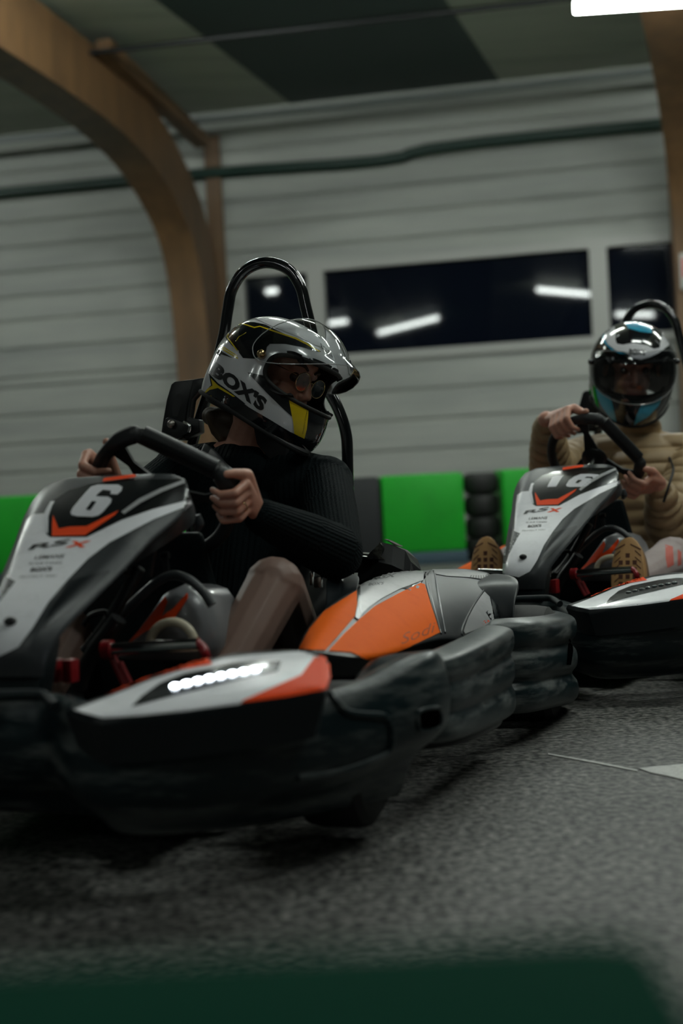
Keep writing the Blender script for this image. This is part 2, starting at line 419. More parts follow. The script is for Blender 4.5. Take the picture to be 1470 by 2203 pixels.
# the red lettering strip along the rear edge of the plate
decal('red_strip', [(222, 1037), (225, 1032), (288, 1024), (295, 1027), (290, 1031), (222, 1040)], Tf, MT['red_orange'], ff, off=.004)
SIX = [(153, 1104), (158, 1094), (185, 1062), (197, 1049), (212, 1045), (255, 1045), (264, 1050), (262, 1058), (253, 1066), (238, 1065), (240, 1058), (222, 1056), (212, 1064), (207, 1070), (233, 1071), (241, 1076), (239, 1084), (222, 1104), (213, 1111), (200, 1114), (166, 1113), (155, 1110)]
HOLE = [(186, 1099), (196, 1100), (209, 1082), (199, 1081)]
def number6():
    a = decal('race_number', SIX, Tf, MT['white_ink'], ff, off=.0026, maxlen=5)
    b = decal('number_counter', HOLE, Tf, MT['black_decal'], ff, off=.0036, maxlen=5)
    return [a, b]
num6 = number6()
# side ear of the fairing with its bolt
mb = MB()
for s in (1, -1):
    q = at(424, 1108, y=-.33); q = q if s > 0 else mir(q); mb.tube([q, q+V((.002*s, .004, -.016)), q+V((-.004*s, .008, -.028))], [.007, .010, .006], 10)
split(mb.build('fairing_ear', MT['shell'], ff))
# ---- steering wheel
WN = V((0, .66, .75)); WE2 = V((0, -.75, .66))
def steering(parent, cen, flat, tilt=0):
    n = V((0, .66*math.cos(tilt)+.75*math.sin(tilt), .75*math.cos(tilt)-.66*math.sin(tilt))).normalized(); e1 = V((1, 0, 0)); e2 = n.cross(e1)*1.0
    if e2.z < 0: e2 = -e2
    W = lambda a, r, h=0: cen+(e1*math.cos(a)+e2*math.sin(a))*r+n*h
    R0 = .141; fl = .106
    def rim(a):
        d = a-flat; c_ = math.cos(d); r = R0
        if c_ > 0 and fl/c_ < R0: r = fl/c_
        return r
    N = 72; path = [W(2*PI*i/N, rim(2*PI*i/N)) for i in range(N)]
    o = MB().tube(path, .0145, 12, closed=True, sm=0).build('steering_wheel', MT['grip'], parent)
    g = MB()
    fa = math.acos(fl/R0)
    for s in (1, -1):
        g.tube([W(flat+s*(fa+x), R0*(1 if x > 0 else .985)) for x in np.linspace(-.12, .42, 10)], [.012, .0185, .0185, .0185, .015], 14)
    split(g.build('grip', MT['grip'], o))
    b = MB()
    for s in (1, -1):
        b.tube([W(flat+s*x, fl/math.cos(x)+.006, .004) for x in np.linspace(0, fa*.86, 7)], .019, 12)
    b.build('rim_flat', MT['metal_black'], o)
    sp_ = MB()
    for d, wd in ((1.12, .015), (-1.12, .015), (PI, .017)):
        a = flat+d; t = (W(a, 1)-cen).normalized(); u = n.cross(t)
        sp_.prism([cen+t*.025+u*wd*1.6-n*.012, cen+t*.09+u*wd*.55-n*.006, cen+t*.143+u*wd*1.5-n*.002, cen+t*.143-u*wd*1.5-n*.002, cen+t*.09-u*wd*.55-n*.006, cen+t*.025-u*wd*1.6-n*.012], n*.007)
    M_ = Matrix((e1, e2, n)).transposed()
    sp_.sphere(cen-n*.008, (.042, .042, .014), M_, 20)
    sp_.build('spoke', MT['metal_black'], o)
    bt = MB()
    for d in (1.12, -1.12, PI):
        for w_ in (.105, .125): bt.sphere(W(flat+d, w_, .006), (.005, .005, .004))
    split(bt.build('spoke_bolt', MT['bolt'], o))
    MB().tube([cen-n*.01, cen-n*.30], .012, 10, sm=1).build('steering_column', MT['chrome'], o)
    return o, W, rim, n
SW1C = at(352, 1064, y=-.215)
sw1, W1, rim1, n1 = steering(kart, SW1C, math.radians(58), tilt=.29)
# ---- fuel tank between the legs
tk = MB()
tp = [(290, 1424), (246, 1420), (286, 1370), (330, 1310), (356, 1272), (392, 1256), (425, 1268), (448, 1300), (464, 1350), (470, 1392), (455, 1425)]
f_ = [at(*p, y=-.34) for p in tp]
c = sum(f_, V())/len(f_)
rows = [[p+V((0, .16, 0))+(c-p)*.1 for p in f_], [p+V((0, .02, 0)) for p in f_], [p+(c-p)*.10+V((0, -.012, 0)) for p in f_], [p+(c-p)*.55+V((0, -.03, 0)) for p in f_], [p+(c-p)*.9+V((0, -.035, 0)) for p in f_]]
vs = tk.grid(rows, False, True); tk.cap(vs[-1]); tk.cap(vs[0][::-1])
tank = tk.build('fuel_tank', MT['tank'], kart, ang=60)
Tt = tree([tank])
decal('tank_decal', [(266, 1396), (302, 1356), (342, 1304), (358, 1284), (362, 1296), (350, 1326), (375, 1308), (404, 1276), (406, 1286), (378, 1328), (348, 1348), (318, 1358), (288, 1380)], Tt, MT['red_orange'], tank, off=.003)
mb = MB()
rm = [at(*p, y=-.37) for p in [(180, 1400), (238, 1348), (288, 1296), (338, 1252), (372, 1238), (404, 1246), (434, 1270), (456, 1302)]]
mb.tube(rm, .009, 12); mb.build('tank_frame', MT['shell'], kart)
mb = MB()
mb.tube([at(*p, y=-.42) for p in [(322, 1400), (326, 1368), (345, 1346), (374, 1338), (402, 1350), (418, 1376), (420, 1400)]], .0085, 12); mb.build('fuel_hose', MT['hose'], kart)
mb = MB()
mb.tube([at(*p, y=-.46) for p in [(180, 1345), (196, 1325), (225, 1318), (232, 1335), (215, 1365), (190, 1395)]], .006, 10)
mb.tube([at(*p, y=-.40) for p in [(265, 1232), (285, 1238), (300, 1232), (295, 1228), (270, 1228)]], .003, 8)
mb.tube([at(*p, y=-.36) for p in [(322, 1240), (330, 1195), (338, 1160)]], .005, 8)
mb.tube([at(*p, y=-.34) for p in [(360, 1238), (356, 1205), (350, 1195), (364, 1194)]], .0065, 8)
split(mb.build('cable', MT['metal_black'], kart))
# ---- pedals
def pedal(sgn):
    f = (lambda p: p) if sgn > 0 else mir
    l, r_ = at(240, 1396, y=-.55), at(428, 1386, y=-.55)
    o = MB().tube([f(l), f(r_)], .0115, 14, sm=1).build('pedal', MT['chrome'], kart)
    a = MB()
    a.tube([f(at(*p, y=-.55)) for p in [(424, 1382), (436, 1392), (444, 1412)]]+[f(at(462, 1470, y=-.50))], .008, 8)
    a.tube([f(at(*p, y=-.55)) for p in [(222, 1398), (242, 1397)]], .017, 10, sm=1)
    a.tube([f(at(*p, y=-.54)) for p in [(236, 1400), (250, 1430), (272, 1475)]], .008, 8)
    a.tube([f(at(*p, y=-.54)) for p in [(258, 1425), (280, 1470)]], .006, 8, sm=2)
    split(a.build('pedal_arm', MT['red_metal'], o))
pedal(1); pedal(-1)
mb = MB(); mb.box((.040, -.64, .285), (.018, .03, .04), bev=.004).box((.012, -.64, .285), (.018, .03, .04), bev=.004).build('front_bracket', MT['red_metal'], kart, ang=25); [split(q) for q in kart.children if q.name == 'front_bracket']
mb = MB(); mb.prism([(-.055, -.775, .255), (.055, -.775, .255), (.065, -.76, .34), (.05, -.74, .385), (-.05, -.74, .385), (-.065, -.76, .34)], (0, .045, 0)); mb.build('nose_box', MT['plastic_dull'], kart, bevel=.006, ang=30)
mb = MB(); mb.prism([(-.19, -.17, .10), (.13, -.17, .10), (.13, -.19, .36), (.10, -.21, .515), (-.12, -.21, .515), (-.19, -.19, .36)], (0, .02, 0)); mb.build('cockpit_backdrop', MT['plastic_dull'], kart, bevel=.01, ang=30)  # added dark backdrop, keeps the space behind the fairing black
mb = MB()
mb.tube([at(*p, y=-.50) for p in [(255, 1330), (235, 1360), (205, 1400), (180, 1445), (170, 1480)]], .016, 10)
mb.tube([at(*p, y=-.45) for p in [(300, 1222), (262, 1290), (228, 1345), (190, 1395)]], .012, 10)
split(mb.build('frame_tube', MT['metal_black'], kart))
# ---- floor tray, frame, axles, wheels, seat
mb = MB(); mb.prism([(.24, -.66, .045), (.27, -.2, .045), (.27, .25, .045), (-.27, .25, .045), (-.27, -.2, .045), (-.24, -.66, .045)], (0, 0, .012)); mb.build('floor_tray', MT['metal_black'], kart, ang=20)
mb = MB()
for s in (1, -1):
    mb.tube([(.20*s, -.70, .08), (.24*s, -.5, .08), (.30*s, -.2, .08), (.30*s, .3, .08), (.26*s, .8, .10)], .015, 10)
    mb.tube([(.24*s, -.50, .09), (.40*s, -.47, .12)], .018, 10, sm=1)
    mb.tube([(.30*s, -.15, .08), (.58*s, -.15, .10), (.60*s, .2, .10), (.30*s, .24, .08)], .012, 10)
mb.tube([(.26, .8, .10), (-.26, .8, .10)], .015, 10, sm=1)
mb.build('chassis_tube', MT['metal_black'], kart)
MB().tube([(-.52, .72, .152), (.52, .72, .152)], .02, 12, sm=1).build('rear_axle', MT['chrome'], kart)
def wheel(x, y, r, w):
    mb = MB(); prof = [(-w/2, r*.55), (-w/2, r*.86), (-w*.42, r*.97), (-w*.25, r), (0, r*1.005), (w*.25, r), (w*.42, r*.97), (w/2, r*.86), (w/2, r*.55)]
    rows = [[V((x+px_, y+math.cos(2*PI*i/40)*pr, r+math.sin(2*PI*i/40)*pr)) for px_, pr in prof] for i in range(40)]
    mb.grid(rows, True, True); o = mb.build('wheel', MT['rubber'], kart, ang=30)
    s = 1 if x > 0 else -1; h = MB()
    prof = [(-w/2+.01, r*.57), (-w*.30, r*.52), (-w*.2, r*.2), (-w*.22, .001)] if s < 0 else [(w/2-.01, r*.57), (w*.30, r*.52), (w*.2, r*.2), (w*.22, .001)]
    h.grid([[V((x+a, y+math.cos(2*PI*i/32)*b, r+math.sin(2*PI*i/32)*b)) for a, b in prof] for i in range(32)], True, False)
    h.build('wheel_hub', MT['metal_black'], o, ang=30)
    return o
for s in (1, -1):
    wheel(.56*s, .72, .152, .19); wheel(.47*s, -.47, .125, .12)
mb = MB()
def seat_row(z, yb, hw, dep):    # horseshoe section open to the front
    return [V((hw*math.cos(a), yb-dep*(1-math.sin(a)) if math.sin(a) > 0 else yb-dep+dep*0.9*math.sin(a)*1.0, z)) for a in np.linspace(-.75, PI+.75, 17)]
rows = [seat_row(.09, .46, .17, .30), seat_row(.20, .52, .205, .34), seat_row(.34, .56, .215, .28), seat_row(.48, .60, .21, .18), seat_row(.62, .63, .19, .10)]
vs = mb.grid(rows); mb.cap(vs[0])
so = mb.build('seat', MT['seat'], kart); m_ = so.modifiers.new('t', 'SOLIDIFY'); m_.thickness = .012; m_ = so.modifiers.new('s', 'SUBSURF'); m_.levels = m_.render_levels = 1; bake(so)
so.data.polygons.foreach_set('use_smooth', [True]*len(so.data.polygons))
# ---- side pods (bodywork over the sides)
PG = [[(645, 1401, .40), (655, 1380, .39), (682, 1342, .375), (.30, -.02)],
      [(703, 1404, .43), (732, 1364, .42), (768, 1270, .37), (.28, -.02)],
      [(800, 1425, .49), (830, 1340, .46), (850, 1222, .34), (.26, -.02)],
      [(945, 1365, .51), (930, 1300, .47), (912, 1224, .38), (.26, -.02)],
      [(1000, 1379, .525), (1003, 1300, .505), (990, 1216, .40), (.27, -.02)],
      [(1062, 1378, .55), (1064, 1300, .535), (1060, 1222, .46), (.29, -.02)],
      [(1088, 1350, .565), (1090, 1305, .555), (1080, 1238, .50), (.32, -.03)]]
def pod_rows(f):
    rows = []
    for b, m, t, i in PG:
        B, M_, T_ = at(*b[:2], x=b[2]), at(*m[:2], x=m[2]), at(*t[:2], x=t[2])
        I = V((i[0], T_.y, T_.z+i[1])); lo = V((B.x-.03, B.y, B.z-.035)); IB = V((i[0], T_.y, .10))
        rows.append([f(lo), f(B), f(M_), f(T_), f(I), f(IB)])
    return rows
spods = []
for s in (1, -1):
    mb = MB(); f = (lambda p: p) if s > 0 else mir
    rows = pod_rows(f); vs = mb.grid(rows); mb.cap(vs[0]); mb.cap(vs[-1][::-1])
    lay = mb.bm.edges.layers.float.new('crease_edge')
    for i in range(len(vs)-1):
        for j in (1, 3):
            e = mb.bm.edges.get((vs[i][j], vs[i+1][j])); e[lay] = .55 if j == 1 else .35
    spods.append(mb.build('side_pod', MT['shell'], kart, subsurf=3, ang=60))
Ts = tree([spods[0]])
def spod_bits(pod, mr):
    def D(name, poly, m, off, **k):
        o = decal(name, poly, Ts, m, pod, off=off, **k)
        if mr:
            for v in o.data.vertices: v.co.x *= -1
            o.data.flip_normals()
        return o
    D('orange_panel', [(644, 1396), (668, 1352), (698, 1316), (735, 1292), (768, 1271), (768, 1300), (763, 1327), (735, 1360), (700, 1400), (670, 1399)], MT['orange'], .0014)
    D('orange_panel', [(706, 1401), (740, 1364), (772, 1334), (805, 1306), (860, 1276), (905, 1255), (914, 1258), (925, 1295), (946, 1361), (900, 1383), (850, 1404), (800, 1421), (790, 1419), (755, 1404)], MT['orange'], .0014)
    D('silver_panel', [(778, 1322), (774, 1300), (775, 1262), (782, 1243), (800, 1231), (850, 1224), (905, 1226), (911, 1230), (911, 1249), (860, 1268), (820, 1289), (795, 1306)], MT['silver'], .0018)
    D('gap_line', [(763, 1330), (769, 1300), (772, 1262), (776, 1262), (774, 1300), (777, 1324), (770, 1334)], MT['black_decal'], .003, maxlen=5)
    D('dark_groove', [(914, 1224), (926, 1228), (932, 1270), (952, 1360), (946, 1362), (927, 1300), (916, 1256)], MT['ink'], .002)
    D('silver_cap', [(930, 1226), (1000, 1226), (1055, 1236), (1056, 1250), (1010, 1243), (960, 1240), (938, 1236)], MT['silver'], .0018)
    D('clear_lamp_cover', [(1050, 1264), (1056, 1300), (1063, 1336), (1040, 1348), (1000, 1364), (996, 1358), (1006, 1330), (1026, 1294)], MT['silver'], .002)
    D('lamp_cover_rim', [(1050, 1258), (1078, 1300), (1088, 1340), (1070, 1366), (1030, 1376), (1000, 1374), (992, 1362), (996, 1358), (1000, 1367), (1042, 1352), (1066, 1339), (1058, 1300)], MT['shell_dark'], .0022)
    D('orange_fin', [(1060, 1268), (1080, 1278), (1094, 1302), (1095, 1328), (1091, 1340), (1086, 1312), (1074, 1286)], MT['orange'], .003, maxlen=6)
    for nm, ln, rr, m_ in (('groove_edge', [(915, 1226), (922, 1258), (934, 1310), (948, 1364)], .0028, 'shell'), ('groove_edge', [(934, 1229), (940, 1262), (948, 1310), (957, 1362)], .0028, 'shell'), ('cover_bead', [(1052, 1260), (1068, 1286), (1080, 1318), (1078, 1346), (1060, 1366), (1030, 1375), (1004, 1373), (993, 1362), (1002, 1334), (1022, 1298), (1046, 1264)], .0026, 'shell')):
        pp = [on(Ts, *p, .001) for p in ln]; pp = [(mir(p) if mr else p) for p in pp if p]
        if len(pp) > 2: MB().tube(pp, rr, 8).build(nm, MT[m_], pod)
    for k in range(9):
        x0 = 1012+k*5.2
        D('vent_slot', [(x0, 1239.5), (x0+3, 1240), (x0+1+k*.9*.8, 1244+k), (x0-2+k*.9*.8, 1243.5+k)], MT['ink'], .003, maxlen=5)
    lt = [('embossed_lettering', 'Sodi', (862, 1392), (74, -32), (4, -26))]
    o = lettering('embossed_lettering', 'Sodi', (862, 1388), (68, -26), (6, -24), Ts, MT['engrave'], pod, bold=-.012, shear=0)
    o2 = lettering('panel_lettering', 'RSX', (800, 1249), (48, -6), (8, -9), Ts, MT['ink'], pod, bold=.03)
    o3 = lettering('panel_lettering', "BOX'S", (792, 1262), (32, -3), (3, -6), Ts, MT['ink'], pod, bold=.03)
    o4 = lettering('cover_lettering', 'RSX', (1038, 1344), (23, -10), (1, -7), Ts, MT['red_orange'], pod, bold=.03)
    if mr:
        for q in (o, o2, o3, o4): bpy.data.objects.remove(q)
spod_bits(spods[0], False); spod_bits(spods[1], True)
# rear mudguard over the wheel
for s in (1, -1):
    mb = MB(); f = (lambda p: p) if s > 0 else mir
    rows = []
    for px, py, x in [(1078, 1236, .49), (1092, 1237, .52), (1112, 1240, .56), (1121, 1250, .585), (1112, 1272, .58), (1104, 1300, .575), (1100, 1345, .57)]:
        p = at(px, py, x=x); rows.append([f(p+V((0, -.012, -.02))), f(p), f(V((p.x-.02, p.y+.008, p.z+.004))), f(V((.455, p.y+.01, p.z+.002))), f(V((.45, p.y+.01, p.z-.03)))])
    mb.grid(rows); o = mb.build('mudguard', MT['shell'], kart)
    m_ = o.modifiers.new('t', 'SOLIDIFY'); m_.thickness = .008; m_ = o.modifiers.new('s', 'SUBSURF'); m_.levels = m_.render_levels = 2; bake(o)
    o.data.polygons.foreach_set('use_smooth', [True]*len(o.data.polygons))
# dark webbed panel between seat and pod
for s in (1, -1):
    f = (lambda p: p) if s > 0 else mir
    mb = MB(); g = [[(700, 1236, .27), (742, 1229, .27), (778, 1232, .30)], [(703, 1262, .28), (735, 1262, .29), (772, 1255, .33)], [(700, 1300, .31), (730, 1290, .32), (768, 1272, .36)], [(690, 1340, .33), (712, 1312, .34), (740, 1292, .36)]]
    mb.grid([[f(at(a, b, x=c_)) for a, b, c_ in r] for r in g])
    o = mb.build('pod_lining', MT['shell_dark'], kart); m_ = o.modifiers.new('t', 'SOLIDIFY'); m_.thickness = .006; m_ = o.modifiers.new('s', 'SUBSURF'); m_.levels = m_.render_levels = 2; bake(o)
    o.data.polygons.foreach_set('use_smooth', [True]*len(o.data.polygons))
# ---- side bumpers
def rib_prof(zt, zb, ribs=3, amp=.022, dp=.085):
    P = [(-dp, zt-.02), (-dp*.7, zt+.004), (-.02, zt)]
    for k in range(ribs):
        a = zt-(zt-zb)*k/ribs; b = zt-(zt-zb)*(k+1)/ribs; h = a-b
        P += [(amp*.45, a-h*.10), (amp, a-h*.24), (amp*1.1, a-h*.55), (amp*.9, a-h*.80), (amp*.1, a-h*.95)]
    P += [(-.02, zb-.005), (-dp*.8, zb), (-dp, zb+.03)]
    return P
sbs = []
for s in (1, -1):
    st = [(.52, -.40, .2, -1, .275, .14), (.60, -.38, .7, -.8, .28, .13), (.635, -.33, 1, -.3, .283, .125), (.645, -.15, 1, -.05, .287, .115), (.648, .05, 1, 0, .292, .105), (.645, .17, 1, .1, .296, .10), (.635, .235, .95, .4, .292, .10), (.60, .26, .4, 1, .287, .10), (.54, .262, 0, 1, .28, .10)]
    st = [(x*s, y, nx*s, ny, a, b) for x, y, nx, ny, a, b in st]
    sbs.append(ring_body('side_bumper', st, lambda q: rib_prof(q[4], q[5], 3, .010), MT['plastic'], kart, subsurf=2))
# ---- rear bumper
half = [(0, .86, 0, 1, .29, .06), (.25, .86, 0, 1, .29, .06), (.48, .86, .1, 1, .285, .05), (.62, .865, .5, 1, .285, .045), (.68, .81, 1, .5, .282, .045), (.692, .72, 1, .06, .282, .055), (.682, .50, 1, 0, .29, .075), (.668, .36, 1, -.05, .298, .085), (.648, .305, .95, -.5, .30, .09), (.60, .275, .3, -1, .30, .09), (.56, .275, 0, -1, .295, .09)]
rb = ring_body('rear_bumper', mirror_st(half)+half, lambda q: rib_prof(q[4], q[5], 3, .020, .050), MT['plastic'], kart, subsurf=2)
Tr = tree([rb])
o = decal('bumper_slot', [(1222, 1386), (1231, 1378), (1233, 1400), (1228, 1430), (1219, 1430)], Tr, MT['void'], rb, mirror=True, maxlen=6)
# ---- roll bar
mb = MB()
hp = [(412, 1160), (412, 985), (418, 940), (432, 895), (462, 800), (482, 720), (490, 670), (500, 622), (528, 582), (572, 565), (618, 578), (646, 615), (658, 660), (670, 710), (694, 812), (728, 880), (744, 930), (748, 990), (750, 1200), (750, 1260)]
mb.tube([at(*p, y=.58) for p in hp], .0148, 16, sm=8)
rbar = mb.build('roll_bar', MT['tube_black'], kart)
mb = MB()
mb.tube([at(758, 1196, y=.58), at(800, 1200, y=.6)], .012, 8, sm=1); mb.build('roll_bar_stay', MT['tube_black'], rbar)
# ---- harness bracket beside the seat
BY = .52
def Bp(px, py, y=BY): return at(px, py, y=y)
mb = MB()
mb.prism([Bp(*p) for p in [(368, 826), (376, 820), (418, 816), (414, 838), (404, 870), (398, 910), (392, 946), (344, 948), (350, 905), (358, 860)]], (0, .05, 0))
mb.prism([Bp(*p) for p in [(414, 816), (440, 812), (446, 836), (426, 843), (412, 860), (406, 900), (428, 902), (430, 930), (396, 946), (398, 905), (404, 866)]], (0, .035, 0))
bk = mb.build('harness_bracket', MT['metal_black'], kart, bevel=.004, ang=25)
Tb = tree([bk])
decal('bracket_slot', [(378, 852), (386, 846), (393, 850), (390, 870), (383, 896), (372, 896), (370, 880)], Tb, MT['ink'], bk, off=.001)
MB().prism([Bp(*p, BY-.012) for p in [(356, 900), (364, 897), (404, 912), (410, 926), (406, 930), (372, 950), (345, 952), (352, 916)]], (0, .008, 0)).build('bracket_plate', MT['metal_black'], bk, bevel=.002, ang=25)
pb = Bp(368, 912, BY-.022); MB().sphere(pb, (.011, .006, .011)).build('bracket_bolt', MT['bolt'], bk)
mb = MB(); mb.tube([Bp(395, 908, BY-.02), Bp(408, 916, BY-.02), Bp(406, 930, BY-.02)], .004, 8); mb.build('belt_loop', MT['chrome'], bk)
# ---- battery / engine under a torn plastic sheet
mb = MB(); CY = .60
g = [[(772, 1214), (800, 1196), (818, 1166), (846, 1172), (872, 1184), (884, 1208), (880, 1222)]]
a = [Bp(*p, CY) for p in g[0]]; b = [p+V((.0, .10, -.02))+V((random.uniform(-.012, .012), 0, random.uniform(-.012, .008))) for p in a]
c1 = [p+(V((0, -.02, -.05))) for p in a]
vs = mb.grid([c1, a, b]); mb.cap([v for v in vs[0]][::-1])
en = mb.build('engine_cover', MT['metal_black'], kart, smooth=False)
mb = MB(); a2 = [Bp(*p, CY-.02) for p in [(789, 1196), (818, 1168), (824, 1176), (818, 1196), (828, 1204), (800, 1202)]]
mb.prism(a2, (0, .01, 0)); a3 = [Bp(*p, CY-.005) for p in [(826, 1160), (838, 1166), (850, 1174), (862, 1176), (846, 1168), (836, 1163)]]
mb.prism(a3, (0, .03, 0)); split(mb.build('plastic_sheet', MT['sheet'], en, smooth=False))
mb = MB(); mb.prism([Bp(*p, .62) for p in [(690, 1232), (760, 1192), (800, 1200), (800, 1222), (770, 1232), (720, 1236)]], (0, .12, 0)); mb.build('engine', MT['metal_black'], kart, ang=20, bevel=.004)
MB().tube([Bp(778, 1200, .58), Bp(806, 1203, .58)], .006, 8, sm=1).build('fuel_pipe', MT['tube_black'], kart)
# belt buckle piece beside the seat
mb = MB(); mb.box(at(685, 1252, y=.10), (.018, .012, .026), bev=.003); mb.box(at(672, 1244, y=.12), (.007, .02, .03), bev=.002)
split(mb.build('belt_buckle', MT['chrome'], kart, ang=25))
# ================================================================== PEOPLE
MT['skin'] = mat('skin', (.52, .26, .185), .45, noise_=((60, 60, 60), (.42, .19, .135), .45, .85), bump=((300, 300, 300), .15, .0006))
MT['skin'].node_tree.nodes['Principled BSDF'].inputs['Subsurface Weight'].default_value = .12
MT['skin'].node_tree.nodes['Principled BSDF'].inputs['Subsurface Radius'].default_value = (.01, .004, .002)
MT['tights'] = mat('sheer dark tights', (.20, .125, .10), .5, spec=.3)
MT['skirt'] = mat('black skirt', (.006, .007, .008), .8)
MT['knit'] = attr_rib(mat('black ribbed knit', (.0035, .0068, .0078), .85, spec=.08), .0028)
MT['puffer'] = attr_rib(mat('beige quilted jacket', (.34, .235, .125), .55, noise_=((8, 8, 8), (.27, .18, .09), .4, .8)), .004)
MT['trousers'] = mat('pale trousers', (.42, .36, .35), .75, noise_=((14, 14, 14), (.34, .27, .26), .4, .8))
MT['stripe'] = mat('red trouser stripe', (.55, .13, .10), .7)
MT['sole'] = mat('tan rubber sole', (.42, .23, .09), .6)
MT['sole_dark'] = mat('dark tread recess', (.09, .03, .015), .7)
MT['shoe'] = mat('shoe upper', (.20, .12, .07), .7)
MT['hair'] = mat('brown hair', (.055, .035, .018), .5, bump=((400, 400, 40), .6, .002))
MT['hel_white'] = mat('white helmet shell', (.66, .66, .68), .16, coat=.7)
MT['hel_black'] = mat('gloss black helmet shell', (.006, .007, .009), .12, coat=.8)
MT['carbon'] = mat('carbon weave', (.012, .013, .014), .16, coat=.8)
MT['yellow'] = mat('yellow helmet stripe', (.68, .50, .012), .2, coat=.7)
MT['cyan'] = mat('cyan helmet decal', (.03, .30, .46), .2, coat=.7)
MT['liner'] = mat('dark helmet lining', (.010, .010, .011), .85)
MT['gold'] = mat('thin gold wire', (.7, .5, .25), .2, metal=1)
MT['lens'] = mat('spectacle lens', (.02, .015, .015), .05)
MT['eye'] = mat('eye', (.05, .03, .025), .1)
MT['lip'] = mat('lip', (.40, .14, .11), .4)
MT['brow'] = mat('eyebrow hair', (.05, .03, .02), .7)
MT['cuff_band'] = mat('green grey hair tie', (.10, .13, .11), .6)
def clear(name, tint, base):
    m = bpy.data.materials.new(name); m.use_nodes = True; nt = m.node_tree; nt.nodes.clear(); L = nt.links.new
    o = nt.nodes.new('ShaderNodeOutputMaterial'); mx = nt.nodes.new('ShaderNodeMixShader'); t = nt.nodes.new('ShaderNodeBsdfTransparent'); g = nt.nodes.new('ShaderNodeBsdfGlossy')
    t.inputs[0].default_value = (*tint, 1); g.inputs['Roughness'].default_value = .04
    f = nt.nodes.new('ShaderNodeFresnel'); f.inputs[0].default_value = 1.5
    ad = nt.nodes.new('ShaderNodeMath'); ad.operation = 'ADD'; ad.inputs[1].default_value = base
    L(f.outputs[0], ad.inputs[0]); L(ad.outputs[0], mx.inputs[0]); L(t.outputs[0], mx.inputs[1]); L(g.outputs[0], mx.inputs[2]); L(mx.outputs[0], o.inputs[0])
    return m
MT['visor_clear'] = clear('clear visor', (.86, .88, .88), .03)
MT['visor_tint'] = clear('lightly smoked visor', (.80, .81, .83), .04)
MT['visor_edge'] = mat('visor edge', (.35, .36, .36), .15)
MT['lens'] = clear('spectacle lens', (.45, .42, .42), .05)
def capsule(bm, a, b, ra, rb, seg=14):
    a, b = V(a), V(b); d = b-a; Ln = d.length
    if Ln < 1e-5:
        bmesh.ops.create_uvsphere(bm, u_segments=seg, v_segments=8, radius=ra, matrix=Matrix.Translation(a)); return
    t = d/Ln; u = t.orthogonal().normalized(); w_ = t.cross(u); rows = []
    for k in range(5):
        al = -PI/2+PI/2*k/4*.999; rows.append((a+t*math.sin(al)*ra, max(math.cos(al)*ra, 1e-5)))
    for k in range(5):
        al = PI/2*k/4*.999; rows.append((b+t*math.sin(al)*rb, max(math.cos(al)*rb, 1e-5)))
    vs = [[bm.verts.new(c+(u*math.cos(2*PI*q/seg)+w_*math.sin(2*PI*q/seg))*r) for q in range(seg)] for c, r in rows]
    for i in range(len(vs)-1):
        for q in range(seg): bm.faces.new([vs[i][q], vs[i][(q+1) % seg], vs[i+1][(q+1) % seg], vs[i+1][q]])
    bm.faces.new(vs[0][::-1]); bm.faces.new(vs[-1])
